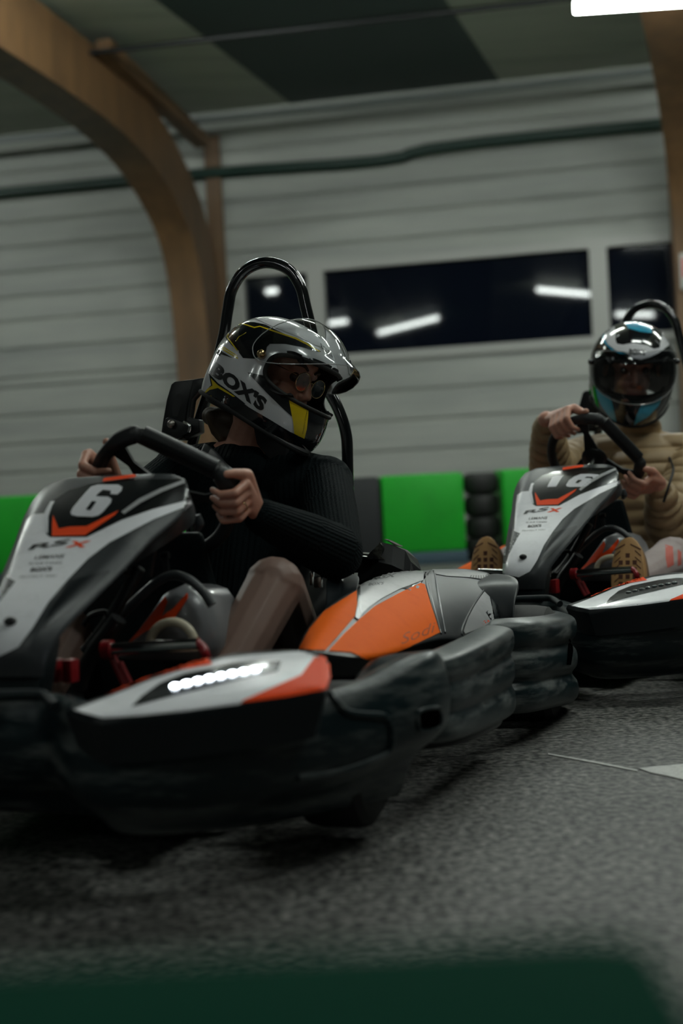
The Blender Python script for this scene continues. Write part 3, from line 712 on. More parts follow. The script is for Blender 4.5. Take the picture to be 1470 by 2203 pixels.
def blob(name, caps, vox, mats, parent, smooth=6, rib=None, quilt=None, ell=(), cut=None):
    """one continuous surface grown over a list of tapered limbs (a, b, ra, rb, material, tag)"""
    bm = bmesh.new()
    for c in caps: capsule(bm, c[0], c[1], c[2], c[3])
    for c_, r_, M_ in ell:
        bmesh.ops.create_uvsphere(bm, u_segments=24, v_segments=16, radius=1, matrix=Matrix.Translation(c_) @ (M_.to_4x4() if M_ else Matrix.Identity(4)) @ Matrix.Diagonal((*r_, 1)))
    me = bpy.data.meshes.new(name); bm.to_mesh(me); bm.free()
    o = bpy.data.objects.new(name, me); C.objects.link(o)
    if parent: o.parent = parent
    r = o.modifiers.new('r', 'REMESH'); r.mode = 'VOXEL'; r.voxel_size = vox
    s = o.modifiers.new('s', 'SMOOTH'); s.factor = .5; s.iterations = smooth
    bake(o); me = o.data; me.materials.clear()
    for m in mats: me.materials.append(m)
    n = len(me.vertices); co = np.empty(n*3, 'f'); me.vertices.foreach_get('co', co); co = co.reshape(-1, 3)
    best = np.full(n, 1e9); idx = np.zeros(n, int); tt = np.zeros(n)
    for k, c in enumerate(caps):
        a, b = np.array(c[0]), np.array(c[1]); d = b-a; q = np.clip(((co-a)@d)/max(d@d, 1e-9), 0, 1)
        ds = np.linalg.norm(co-(a+q[:, None]*d), axis=1)-(c[2]+(c[3]-c[2])*q)
        w_ = ds < best; best[w_] = ds[w_]; idx[w_] = k; tt[w_] = q[w_]
    if len(mats) > 1:
        mi = np.array([c[4] if len(c) > 4 else 0 for c in caps])[idx]
        nf = len(me.polygons); first = np.empty(nf, 'i'); me.polygons.foreach_get('loop_start', first)
        lv = np.empty(len(me.loops), 'i'); me.loops.foreach_get('vertex_index', lv)
        me.polygons.foreach_set('material_index', mi[lv[first]].astype('i'))
    if rib or quilt:
        val = np.zeros(n)
        nrm = np.empty(n*3, 'f'); me.vertices.foreach_get('normal', nrm); nrm = nrm.reshape(-1, 3)
        for k, c in enumerate(caps):
            w_ = idx == k
            if not w_.any(): continue
            a, b = np.array(c[0]), np.array(c[1]); d = b-a; Ln = np.linalg.norm(d); t = d/max(Ln, 1e-6)
            if rib:
                torso = len(c) > 5 and c[5] == 't'
                if torso: val[w_] = .5+.5*np.sin(co[w_, 0]*2*PI/.013+2*np.sin(co[w_, 2]*7))
                else:
                    u = np.array(V(t).orthogonal().normalized()); v_ = np.cross(t, u); p = co[w_]-a
                    ang = np.arctan2(p@v_, p@u); val[w_] = .5+.5*np.sin(ang*round(2*PI*(c[2]+c[3])/2/.0095))
            if quilt:
                torso = len(c) > 5 and c[5] == 't'
                s_ = (co[w_, 2]/.052 if torso else ((co[w_]-a)@t+(c[6] if len(c) > 6 else 0))/.05)
                val[w_] = np.abs(np.sin(PI*s_))**.5
        at_ = me.attributes.new('rib', 'FLOAT', 'POINT'); at_.data.foreach_set('value', val.astype('f'))
        if quilt:
            co = co+nrm*((val-.6)*quilt)[:, None]; me.vertices.foreach_set('co', co.astype('f').ravel())
    me.polygons.foreach_set('use_smooth', [True]*len(me.polygons)); me.update()
    return o
def hand_caps(cen, er, et, n, wrist, grip=.0185, sc=1., spread=.0203, mi=0, thumb=None, curl=0., long_=1.):
    """a hand closed round the rim: palm and knuckles outside, fingers over the far side, tips inside"""
    P = lambda r, t, h: cen+er*r*sc+et*t*sc+n*h*sc
    caps = []; k0 = grip-.0185
    lens = (.97, 1.06, 1.0, .82); rad = (.0083, .0085, .0082, .0073)
    wr = cen+V(wrist)
    for i in range(4):
        t = (1.5-i)*spread; l = lens[i]*long_; r = rad[i]*sc
        bow = -.003*(i-1)**2*0
        mcp = P(.033+k0+bow, t*.95, .012)
        pip = P(.024+k0, t*1.04, -.030*l-k0); dip = P(-.007, t*1.0, -.0345-.001*i-k0); tip = P(-.029*l-k0, t*.95, -.016)
        caps += [(mcp, pip, r*1.22, r*1.12, mi), (pip, dip, r*1.1, r*.98, mi), (dip, tip, r*.97, r*.78, mi)]
        wi = wr+et*(t*.55)*sc
        caps += [(mcp, wi, r*1.35, r*1.75, mi)]
        caps += [(P(.030+k0, t*.95, .022), wi-er*.006*sc, r*1.2, r*1.6, mi)]
    th = thumb or [(.030, .036, .034), (.026, .048, .018), (.014, .056, .006), (.002, .060, -.006)]
    th = [P(*q) for q in th]
    caps += [(wr+et*.015*sc, th[0], .015*sc, .0145*sc, mi), (th[0], th[1], .0145*sc, .0125*sc, mi), (th[1], th[2], .012*sc, .0105*sc, mi), (th[2], th[3], .0105*sc, .0085*sc, mi)]
    return caps, wr
def head_parts(c, R, mi=0):
    """skull, face and features in the helmet's frame: f forward, l left, u up"""
    P = lambda f, l, u: c+R @ V((f, l, u))
    caps = [(P(-.02, 0, .03), P(.015, 0, .035), .080, .074, mi), (P(.01, 0, -.03), P(.03, 0, -.06), .062, .050, mi),
            (P(.056, .024, -.034), P(.052, -.024, -.034), .030, .030, mi), (P(.045, 0, -.082), P(.062, 0, -.088), .028, .020, mi),
            (P(.082, 0, .022), P(.101, 0, -.016), .0075, .0105, mi), (P(.097, 0, -.018), P(.086, 0, -.024), .0105, .011, mi),
            (P(.088, .009, -.020), P(.088, -.009, -.020), .007, .007, mi),
            (P(.071, .015, .034), P(.062, .042, .032), .011, .010, mi), (P(.071, -.015, .034), P(.062, -.042, .032), .011, .010, mi),
            (P(.078, .014, -.050), P(.078, -.014, -.050), .009, .009, mi), (P(.077, .012, -.060), P(.077, -.012, -.060), .0085, .0085, mi),
            (P(-.01, .078, -.005), P(-.012, .080, -.03), .010, .007, mi), (P(-.01, -.078, -.005), P(-.012, -.080, -.03), .010, .007, mi)]
    return caps
def face_bits(person, c, R, glasses):
    P = lambda f, l, u: c+R @ V((f, l, u))
    for s in (1, -1):
        MB().sphere(P(.068, .031*s, .013), .0125, seg=16).build('eye', MT['eye'], person)
        MB().tube([P(.083, .014*s, .037), P(.080, .030*s, .043), (P(.068, .047*s, .037))], [.003, .0042, .002], 8).build('eyebrow', MT['brow'], person)
    MB().tube([P(.084, -.020, -.055), P(.089, 0, -.054), P(.084, .020, -.055)], [.002, .0055, .002], 8).build('lips', MT['lip'], person)
    if glasses:
        g = MB()
        for s in (1, -1):
            ring = [P(.096-.010*(1-math.cos(a))*0-.06*abs(.031+.024*math.cos(a))**1.35, s*(.031+.024*math.cos(a)), .010+.021*math.sin(a)) for a in np.linspace(0, 2*PI, 28, endpoint=False)]
            g.tube(ring, .0010, 6, closed=True, sm=0)
            g.tube([P(.090, s*.055, .018), P(.03, s*.080, .02)], .0010, 6, sm=1)
        g.tube([P(.095, .008, .012), P(.099, 0, .016), P(.095, -.008, .012)], .0010, 6)
        go = g.build('spectacles', MT['gold'], person)
        for s in (1, -1):
            l_ = MB(); ring = [P(.096-.06*abs(.031+.023*math.cos(a))**1.35, s*(.031+.023*math.cos(a)), .010+.020*math.sin(a)) for a in np.linspace(0, 2*PI, 28, endpoint=False)]
            v_ = [l_.bm.verts.new(p) for p in ring]; l_.cap(v_); l_.build('spectacle_lens', MT['lens'], go)
# ---- helmets
OA, OZ, OH, OP = 1.18, .022, .047, 3.0
def hel(th, z, k=1.):
    """point of the outer shell at azimuth th (0 = front), height z"""
    if z >= 0: r = max(0, 1-(z/.138)**2.15)**(1/2.15)
    else: r = max(0, 1-(-z/.172)**3.2)**(1/3.2)
    c_, s_ = math.cos(th), math.sin(th)
    f = (.152 if c_ > 0 else .158)*r*c_; l = .127*r*s_
    if c_ > 0 and z < -.01:
        f += .026*c_**3*math.sin(min(1, (-z-.01)/.10)*PI*.62)
        l *= 1-.10*max(0, (-z-.03)/.10)
    return V((f, l, z))*k
def hbot(th): return -.108-.013*math.cos(th)+.007*(.5-.5*math.cos(2*th))
def helmet(person, c, R, shell, raise_, trim, visor_m):
    P = lambda q: c+R @ q
    mb = MB(); NU, NVv = 144, 84; keep = []
    rows = []
    for j in range(NVv+1):
        row = []
        for i in range(NU):
            th = 2*PI*i/NU; th = th if th <= PI else th-2*PI
            v_ = j/NVv; zb = hbot(th); z = zb+(.1379-zb)*(1-(1-v_)**1.35) if v_ < 1 else .138
            g = (abs(th/OA)**OP+abs((z-OZ)/OH)**OP)**(1/OP)
            if .90 < g < 1.10: th /= g; z = OZ+(z-OZ)/g
            row.append((th, z, g))
        rows.append(row)
    vs = [[mb.bm.verts.new(P(hel(t, z))) for t, z, g in r] for r in rows]
    for j in range(NVv):
        for i in range(NU):
            i2 = (i+1) % NU
            gs = [rows[j][i][2], rows[j][i2][2], rows[j+1][i2][2], rows[j+1][i][2]]
            if sum(gs)/4 < .985: continue
            mb.cap([vs[j][i], vs[j][i2], vs[j+1][i2], vs[j+1][i]])
    mb.cap(vs[-1])
    full = BVHTree.FromPolygons([v.co.copy() for r in vs for v in r], [(j*NU+i, j*NU+(i+1) % NU, (j+1)*NU+(i+1) % NU, (j+1)*NU+i) for j in range(NVv) for i in range(NU)])
    Ri = R.inverted()
    def inside(p):
        q = Ri @ (p-c); th = math.atan2(q.y/.127, q.x/.152)
        return q.x > 0 and (abs(th/OA)**OP+abs((q.z-OZ)/OH)**OP)**(1/OP) < 1.01
    o = mb.build('helmet', [shell, MT['liner']], person)
    m_ = o.modifiers.new('t', 'SOLIDIFY'); m_.thickness = .012; m_.offset = -1; m_.material_offset = 1; m_.material_offset_rim = 1
    bake(o); o.data.polygons.foreach_set('use_smooth', [True]*len(o.data.polygons)); o.data.set_sharp_from_angle(angle=1.0)
    # padding inside, cheek pads
    ins = MB(); rws = []
    for j in range(15):
        v_ = j/14
        rws.append([P(hel(2*PI*i/40, (-.12+.257*(1-(1-v_)**1.5)), .90)+V((-.004, 0, 0))) for i in range(40)])
    vv = [[ins.bm.verts.new(p) for p in r] for r in rws]
    for j in range(14):
        for i in range(40):
            th = 2*PI*(i+.5)/40; th = th if th <= PI else th-2*PI; z = (-.12+.257*(1-(1-(j+.5)/14)**1.5))
            if abs(th) < 1.3 and -.055 < z < .080: continue
            ins.cap([vv[j][i], vv[j][(i+1) % 40], vv[j+1][(i+1) % 40], vv[j+1][i]])
    il = ins.build('helmet_lining', MT['liner'], o); m_ = il.modifiers.new('t', 'SOLIDIFY'); m_.thickness = .006; m_.offset = -1; bake(il)
    seal = []
    for a in np.linspace(0, 2*PI, 96, endpoint=False):
        ca, sa = math.cos(a), math.sin(a); r_ = (abs(ca)**OP+abs(sa)**OP)**(-1/OP)
        seal.append(P(hel(OA*ca*r_, OZ+OH*sa*r_, 1.006)))
    MB().tube(seal, .0055, 10, closed=True, sm=0).build('eye_port_seal', MT['rubber'], o)
    MB().tube([P(hel(2*PI*i/72, hbot(2*PI*i/72), .992)) for i in range(72)], .0062, 10, closed=True, sm=0).build('bottom_edge_trim', MT['liner'], o)
    # visor: grown from the same surface, swung up about its side screws
    pv = V((.018, 0, .034)); cr_, sr_ = math.cos(raise_), math.sin(raise_)
    def rt(q):
        d = q-pv; return pv+V((d.x*cr_-d.z*sr_, d.y, d.x*sr_+d.z*cr_))
    VA = 1.46
    def vpt(u, v_):            # u,v in a unit superellipse
        th = VA*u; taper = 1-.30*abs(u)**3
        z = .026+.068*v_*taper+.006*abs(u)**2
        return P(rt(hel(th, z, 1.035 if raise_ < .2 else 1.06)+V((.004*math.cos(th), 0, 0))))
    mb = MB(); N = 48; NR = 12; rws = []
    for k in range(1, NR+1):
        row = []
        for i in range(N):
            a = 2*PI*i/N; ca, sa = math.cos(a), math.sin(a); r_ = (abs(ca)**3+abs(sa)**3)**(-1/3)*k/NR
            row.append(vpt(ca*r_, sa*r_))
        rws.append(row)
    vs = mb.grid(rws, False, True); c0 = mb.bm.verts.new(vpt(0, 0))
    for i in range(N): mb.cap([c0, vs[0][i], vs[0][(i+1) % N]])
    vo = mb.build('visor', visor_m, o, ang=80)
    MB().tube(rws[-1], .0012, 6, closed=True, sm=0).build('visor_edge', trim, o)
    for s in (1, -1):
        q = hel(s*1.33, .036, 1.045); MB().sphere(P(q), (.011, .011, .011), seg=14).build('visor_screw', MT['gold'] if raise_ > .2 else MT['hel_black'], o)
    return o, full, inside
def wframe(K, f, u):
    """helmet frame from world directions"""
    T_, R_ = FR[K]; f = (R_.transposed() @ V(f)).normalized(); u = R_.transposed() @ V(u); u = (u-f*u.dot(f)).normalized(); l = u.cross(f)
    return Matrix((f, l, u)).transposed()
# ------------------------------------------------------------ driver of kart 6
d1 = empty('person', M4(1), 'driver in black ribbed jumper and white and yellow helmet, visor raised, looking aside', 'person', 'kart drivers')
a_, tl = math.radians(34), math.radians(25)
f0, u0 = V((math.cos(a_), -math.sin(a_), 0)), V((0, 0, 1))
rot_ = Matrix.Rotation(tl, 3, 'Y')          # tips the head towards the right of the picture
nod = Matrix.Rotation(math.radians(4), 3, f0.cross(u0)*-1)
f1, u1 = rot_ @ (nod @ f0), rot_ @ (nod @ u0)
H1c = at(590, 817, y=.40); H1R = wframe(1, f1, u1)*1.08
y_ = lambda px, py, y: at(px, py, y=y)
shL, shR = y_(700, 1040, .42), y_(385, 1012, .43)
elL, elR = y_(722, 1188, .12), V((-.30, .10, .50))
WANG_L, WANG_R = math.radians(-6), math.radians(158)
def wheel_frame(W, rim, a, up):
    c_ = W(a, rim(a)); er = (W(a, 1)-W(a, 0)).normalized(); et = (W(a+.01, 1)-W(a-.01, 1)).normalized()*up
    return c_, er, et
cL, erL, etL = wheel_frame(W1, rim1, WANG_L, 1); cR, erR, etR = wheel_frame(W1, rim1, WANG_R, -1)
hL, wL = hand_caps(cL, erL, etL, n1, (.030, .078, -.034), sc=.98)
hR, wR = hand_caps(cR, erR, etR, n1, (.004, .082, -.040), sc=1.0, thumb=[(-.002, .030, .036), (-.012, .046, .024), (-.014, .062, .014), (-.008, .078, .008)])
hip = V((-.01, .36, .20)); chest = y_(525, 1060, .44); neck = y_(520, 985, .43); nk2 = y_(545, 915, .42)
kneeL, ankL = y_(590, 1262, -.13), V((.155, -.40, .135))
kneeR, ankR = V((-.21, -.10, .38)), V((-.22, -.38, .13))
caps = head_parts(H1c+H1R @ V((.004, 0, .012)), H1R)
caps += [(neck, nk2, .052, .050, 0), (nk2, H1c+H1R @ V((-.03, 0, -.05)), .05, .055, 0),
         (chest, hip, .115, .12, 2), (neck+V((0, .01, -.04)), chest, .07, .11, 0), (shL, neck, .05, .05, 0), (shR, neck, .05, .05, 0),
         (shL, elL, .048, .040, 0), (elL, wL, .040, .024, 0), (shR, elR, .048, .040, 0), (elR, wR, .040, .024, 0),
         (hip+V((.09, 0, 0)), kneeL, .092, .062, 1), (kneeL, kneeL.lerp(ankL, .35), .060, .056, 1), (kneeL.lerp(ankL, .35), ankL, .056, .036, 1),
         (hip+V((-.09, 0, 0)), kneeR, .092, .062, 1), (kneeR, kneeR.lerp(ankR, .35), .060, .056, 1), (kneeR.lerp(ankR, .35), ankR, .056, .036, 1),
         (ankL, ankL+V((0, -.12, .02)), .034, .026, 1), (ankR, ankR+V((0, -.12, .02)), .034, .026, 1)]
caps += hL+hR
body = blob('body', caps, .0028, [MT['skin'], MT['tights'], MT['skirt']], d1, smooth=5)
def shoe(nm, ank, toe, parent, m, r=1.0):
    MB_ = [(ank+V((0, .035, -.02)), ank+V((0, -.05, -.018)), .036*r, .038*r), (ank+V((0, -.05, -.015)), toe, .038*r, .034*r), (ank+V((0, .02, .0)), ank+V((0, .015, .03)), .036*r, .036*r)]
    return blob(nm, MB_, .005, [m], parent, smooth=4)
shoe('shoe', ankL, ankL+V((0, -.13, .02)), d1, MT['shoe']); shoe('shoe', ankR, ankR+V((0, -.13, .02)), d1, MT['shoe'])
o_ = .013
wLs, wRs = elL.lerp(wL, .98), elR.lerp(wR, .95)
sw = [(neck+V((0, .03, -.055)), chest, .060, .125, 0, 't'), (chest, hip+V((0, -.02, .06)), .135, .145, 0, 't'),
      (neck+V((.03, .02, -.05)), shL, .045, .066, 0, 't'), (neck+V((-.05, .02, -.045)), shR, .045, .060, 0, 't'),
      (shL, shL.lerp(chest, .4), .07, .10, 0, 't'), (shR, shR.lerp(chest, .4), .066, .10, 0, 't'),
      (shL, shL.lerp(elL, .5), .066, .066), (shL.lerp(elL, .5), elL, .066, .062), (elL, elL.lerp(wLs, .4), .062, .056), (elL.lerp(wLs, .4), wLs, .056, .037),
      (shR, shR.lerp(elR, .5), .062, .062), (shR.lerp(elR, .5), elR, .062, .060), (elR, elR.lerp(wRs, .4), .060, .054), (elR.lerp(wRs, .4), wRs, .054, .037)]
jum = blob('jumper', sw, .0045, [MT['knit']], d1, smooth=7, rib=True)
sk = blob('skirt', [(hip+V((.06, .0, .02)), kneeL.lerp(hip, .50)+V((.015, 0, .0)), .125, .092), (hip+V((-.06, 0, .02)), kneeR.lerp(hip, .50), .125, .092)], .006, [MT['skirt']], d1)
h1, Th, in1 = helmet(d1, H1c, H1R, MT['hel_white'], math.radians(46), MT['visor_edge'], MT['visor_clear'])
face_bits(d1, H1c+H1R @ V((.004, 0, .012)), H1R, True)
# hair below the helmet
hc = []
for k in range(9):
    a = y_(455+k*7, 895, .44)+V((0, k*.006, 0)); b_ = y_(462+k*7, 930+8*(k % 3), .45)
    hc.append((a, b_, .017, .010))
blob('hair', hc+[(y_(455, 895, .46), y_(500, 905, .46), .025, .025)], .004, [MT['hair']], d1)
# dark chin strap flap and collar
mb = MB(); mb.prism([y_(*p, .37) for p in [(540, 893), (575, 915), (620, 945), (612, 1010), (580, 990), (552, 955)]], (0, .02, 0)); mb.build('chin_strap', MT['liner'], h1, bevel=.004, ang=30)
zx = lambda L: [(380+x*.2993, 540+y*.2994) for x, y in L]
Dh = lambda name, L, m, off=.0008, **k: decal(name, zx(L), Th, MT[m], h1, off=off, reject=in1, **k)
Dh('black_panel', [(362, 530), (480, 512), (560, 513), (640, 530), (700, 560), (760, 590), (880, 640), (960, 668), (1040, 725), (1010, 725), (900, 690), (780, 668), (640, 668), (560, 660), (500, 660), (452, 720), (400, 680), (356, 628), (354, 560)], 'hel_black', maxlen=4)
Dh('yellow_line', [(372, 534), (470, 519), (560, 548), (600, 540), (720, 580), (860, 625), (940, 665), (1030, 722), (1022, 726), (930, 674), (850, 634), (716, 590), (602, 548), (560, 557), (470, 527), (378, 541), (372, 620), (440, 712), (438, 722), (364, 625), (364, 560)], 'yellow', .0014, maxlen=5)
Dh('white_peak', [(560, 484), (680, 478), (760, 498), (880, 560), (980, 640), (1060, 700), (1000, 680), (880, 620), (720, 556), (640, 522)], 'hel_white', .0012)
Dh('yellow_line', [(282, 650), (440, 752), (440, 760), (278, 660)], 'yellow', .0012, maxlen=5)
Dh('yellow_line', [(272, 664), (444, 768), (444, 778), (268, 674)], 'yellow', .0012, maxlen=5)
Dh('black_flash', [(250, 700), (270, 688), (405, 770), (330, 745), (245, 728)], 'hel_black', .0010)
Dh('carbon_panel', [(512, 873), (620, 893), (790, 960), (800, 1010), (832, 1192), (760, 1128), (650, 1020)], 'carbon', .0010, maxlen=4)
Dh('yellow_stripe', [(788, 958), (950, 1028), (945, 1180), (935, 1280), (918, 1348), (846, 1312), (838, 1230), (822, 1150)], 'yellow', .0014)
Dh('chin_panel', [(950, 1028), (1000, 1045), (1070, 1075), (1130, 1115), (1158, 1150), (1155, 1240), (1100, 1370), (1010, 1455), (960, 1440), (918, 1400), (840, 1350), (820, 1300), (846, 1312), (918, 1348), (935, 1280), (945, 1180)], 'hel_black', .0010, maxlen=4)
Dh('yellow_tip', [(1145, 1280), (1100, 1375), (1040, 1432), (1020, 1430), (1080, 1370), (1130, 1290)], 'yellow', .0018)
Dh('lower_panel', [(262, 968), (300, 962), (420, 1048), (520, 1122), (680, 1216), (838, 1312), (930, 1425), (800, 1372), (600, 1268), (480, 1200), (330, 1120), (240, 1075), (205, 1050), (215, 1005)], 'hel_black', .0009)
Dh('rear_panel', [(192, 1060), (215, 1000), (250, 965), (235, 880), (300, 950), (400, 1020), (500, 1100), (440, 1090), (350, 1060), (270, 1050)], 'hel_black', .0010)
Dh('yellow_swoosh', [(192, 1036), (225, 990), (262, 968), (250, 915), (300, 965), (425, 1046), (410, 1048), (300, 985), (240, 1000), (200, 1032)], 'yellow', .0016, maxlen=5)
Dh('vent_plate', [(172, 840), (182, 790), (220, 782), (236, 820), (222, 858), (180, 862)], 'carbon', .0020)
Dh('pivot_plate', [(450, 680), (500, 640), (600, 635), (680, 660), (650, 690), (640, 740), (560, 775), (480, 770), (450, 730)], 'carbon', .0010, maxlen=4)
def hl(txt, o, ex, ey, m='ink', **k): lettering('helmet_lettering', txt, zx([o])[0], (ex[0]*.2993, ex[1]*.2994), (ey[0]*.2993, ey[1]*.2994), Th, MT[m], h1, **k)
hl("BOX'S", (243, 887), (372, 272), (46, -92), bold=.055, shear=0, off=.0016)
hl("BOX'S", (1038, 705), (80, 68), (-12, -42), bold=.03, off=.0030, maxlen=4)
hl("Dream's Company", (912, 1312), (32, -188), (-10, -3), off=.0022, bold=-.005, maxlen=4)
# ring
rg = hL[6+0]  # ring finger base
rp = hL[10][0].lerp(hL[10][1], .55); ax_ = (hL[10][1]-hL[10][0]).normalized(); u_ = ax_.orthogonal().normalized(); w_ = ax_.cross(u_)
MB().tube([rp+(u_*math.cos(a)+w_*math.sin(a))*.0116 for a in np.linspace(0, 2*PI, 20, endpoint=False)], .0011, 8, closed=True, sm=0).build('ring', MT['gold'], d1)
# harness straps over the shoulder
Tj = tree([jum, body])
def ribbon(name, pts, w, T, K, parent, m, off=.006):
    P = [(p.x, p.y) for p in spline([(a, b, 0) for a, b in pts], 8)]
    mb = MB(); rows = []
    prev = None
    for i, (x, y) in enumerate(P):
        a = P[max(0, i-1)]; b = P[min(len(P)-1, i+1)]; t = V((b[0]-a[0], b[1]-a[1], 0)).normalized(); nrm = V((-t.y, t.x, 0)); row = []
        for k in np.linspace(-1, 1, 5):
            q = on(T, x+nrm.x*w*k, y+nrm.y*w*k, off, K)
            row.append(q)
        if all(q is not None for q in row): rows.append(row)
    mb.grid(rows); o = mb.build(name, m, parent); m_ = o.modifiers.new('s', 'SMOOTH'); m_.iterations = 6; m_.factor = .5; m_ = o.modifiers.new('t', 'SOLIDIFY'); m_.thickness = .003; bake(o)
    o.data.polygons.foreach_set('use_smooth', [True]*len(o.data.polygons)); return o
ribbon('shoulder_strap', [(392, 962), (430, 966), (462, 985), (494, 1022), (510, 1040)], 14, Tj, 1, kart, MT['belt'])


# ------------------------------------------------------------ kart 16: the same kart again
kart2 = copy_tree(kart); kart2.matrix_world = M4(2)
tag(kart2, 'racing go-kart numbered 16 with its lamps off, behind on the right', 'go-kart', 'rental go-karts')
def sub(o, base):
    return [c for c in o.children_recursive if c.name.split('.')[0] == base]
for o in sub(kart2, 'race_number')+sub(kart2, 'number_counter')+sub(kart2, 'steering_wheel')+sub(kart2, 'shoulder_strap'):
    for c in list(o.children_recursive): bpy.data.objects.remove(c)
    bpy.data.objects.remove(o)
for o in sub(kart2, 'lamp'):
    o.material_slots[0].link = 'OBJECT'; o.material_slots[0].material = MT['led_off']
ff2 = sub(kart2, 'front_fairing')[0]
Tf2 = Tf
z6 = lambda L: [(1090+x*.2585, 980+y*.2585) for x, y in L]
decal('race_number', z6([(342, 268), (352, 245), (372, 205), (382, 190), (378, 184), (362, 200), (372, 182), (420, 172), (480, 170), (460, 195), (415, 264)]), Tf2, MT['white_ink'], ff2, K=2, off=.0026, maxlen=4)
decal('race_number', z6([(498, 250), (520, 212), (565, 180), (620, 160), (700, 158), (770, 165), (775, 180), (750, 196), (720, 193), (718, 183), (670, 182), (650, 192), (700, 194), (718, 205), (706, 232), (680, 254), (640, 266), (530, 268), (502, 262)]), Tf2, MT['white_ink'], ff2, K=2, off=.0026, maxlen=4)
decal('number_counter', z6([(575, 235), (598, 238), (632, 212), (600, 210)]), Tf2, MT['black_decal'], ff2, K=2, off=.0036, maxlen=4)
SW2C = at(1281, 984, 2, y=-.22)
sw2, W2, rim2, n2 = steering(kart2, SW2C, math.radians(30), tilt=.29)
# ------------------------------------------------------------ driver of kart 16
d2 = empty('person', M4(2), 'driver in beige quilted jacket and black and blue helmet with the visor down', 'person', 'kart drivers')
q_ = lambda px, py, y: at(px, py, 2, y=y)
H2c = q_(1361, 794, .30)
wc = FR[2][0]+FR[2][1] @ H2c; f2 = (V((0, 0, CAMH))-wc); f2.z = 0; f2.normalize()
f2 = Matrix.Rotation(math.radians(4), 3, 'Z') @ f2
sd = f2.cross(V((0, 0, 1))).normalized(); f2 = Matrix.Rotation(math.radians(-25), 3, sd) @ f2
u2 = V((.06, 0, 1)); H2R = wframe(2, f2, u2)*1.15
hip = V((-.01, .38, .20)); chest = q_(1405, 1030, .36); neck = q_(1372, 935, .34); nk2 = H2c+H2R @ V((-.03, 0, -.08))
shL, shR = q_(1500, 985, .36), q_(1268, 985, .36)
elL, elR = q_(1440, 1128, .06), q_(1186, 1010, .02)
cL, erL, etL = wheel_frame(W2, rim2, math.radians(-42), 1); cR, erR, etR = wheel_frame(W2, rim2, math.radians(116), -1)
hL, wL = hand_caps(cL, erL, etL, n2, (.05, .085, -.02), sc=1.08)
hR, wR = hand_caps(cR, erR, etR, n2, (-.085, .045, .022), sc=1.08, thumb=[(.02, .034, .030), (.004, .048, .022), (.0, .060, .014), (.002, .074, .006)])
kneeL, ankL = q_(1448, 1205, -.10), q_(1362, 1250, -.42)
kneeR, ankR = V((-.20, -.12, .38)), q_(1062, 1235, -.42)
caps = head_parts(H2c+H2R @ V((-.002, 0, .008)), H2R)
caps += [(neck, nk2, .058, .056, 0), (nk2, H2c, .056, .06, 0), (chest, hip, .12, .13, 1), (neck, chest, .07, .12, 0), (shL, neck, .03, .03, 0), (shR, neck, .03, .03, 0),
         (shL, elL, .05, .044, 0), (elL, wL, .044, .027, 0), (shR, elR, .05, .044, 0), (elR, wR, .044, .027, 0),
         (hip+V((.09, 0, 0)), kneeL, .10, .075, 1), (kneeL, ankL, .070, .048, 1), (hip+V((-.09, 0, 0)), kneeR, .10, .075, 1), (kneeR, ankR, .070, .048, 1)]
caps += hL+hR
blob('body', caps, .004, [MT['skin'], MT['trousers']], d2, smooth=4)
wLs, wRs = elL.lerp(wL, .80), elR.lerp(wR, .86)
lenL, lenR = 0, 0
pf = [(neck+V((0, .0, -.01)), neck+V((0, .0, .045)), .085, .076, 0, 't'), (neck+V((0, .02, -.06)), chest, .09, .15, 0, 't'), (chest, hip+V((0, -.02, .05)), .165, .165, 0, 't'),
      (neck+V((.04, .01, -.05)), shL, .065, .085, 0, 't'), (neck+V((-.04, .01, -.05)), shR, .065, .082, 0, 't'),
      (shL, shL.lerp(elL, .5), .082, .080), (shL.lerp(elL, .5), elL, .08, .075), (elL, elL.lerp(wLs, .5), .075, .066), (elL.lerp(wLs, .5), wLs, .066, .047),
      (shR, shR.lerp(elR, .5), .08, .078), (shR.lerp(elR, .5), elR, .078, .072), (elR, elR.lerp(wRs, .5), .072, .062), (elR.lerp(wRs, .5), wRs, .062, .044)]
pf = [tuple(c)+((0,) if len(c) < 5 else ())+(('a',) if len(c) < 6 else ()) for c in pf]
jk = blob('jacket', pf, .0055, [MT['puffer']], d2, smooth=6, quilt=.012)
zi = MB(); Tk = tree([jk])
zp = [on(Tk, *p, .003, 2) for p in [(1440, 985), (1450, 1010), (1440, 1040), (1428, 1080)]]
zp = [p for p in zp if p]
if len(zp) > 1: zi.tube(zp, .004, 8).build('jacket_zip', MT['liner'], jk)
MB().tube([wRs+(u_*math.cos(a)+w_*math.sin(a))*.036 for u_, w_ in [((wR-elR).orthogonal().normalized(), (wR-elR).normalized().cross((wR-elR).orthogonal().normalized()))] for a in np.linspace(0, 2*PI, 24, endpoint=False)], .006, 8, closed=True, sm=0).build('wristband', MT['cuff_band'], d2)
# stripe on the trouser leg
Tb2 = tree([sub(d2, 'body')[0]])
decal('trouser_stripe', [(1432, 1172), (1448, 1176), (1450, 1215), (1436, 1222), (1432, 1200)], Tb2, MT['stripe'], sub(d2, 'body')[0], K=2, off=.001)
decal('trouser_stripe', [(1458, 1182), (1466, 1188), (1466, 1215), (1458, 1218)], Tb2, MT['stripe'], sub(d2, 'body')[0], K=2, off=.001)
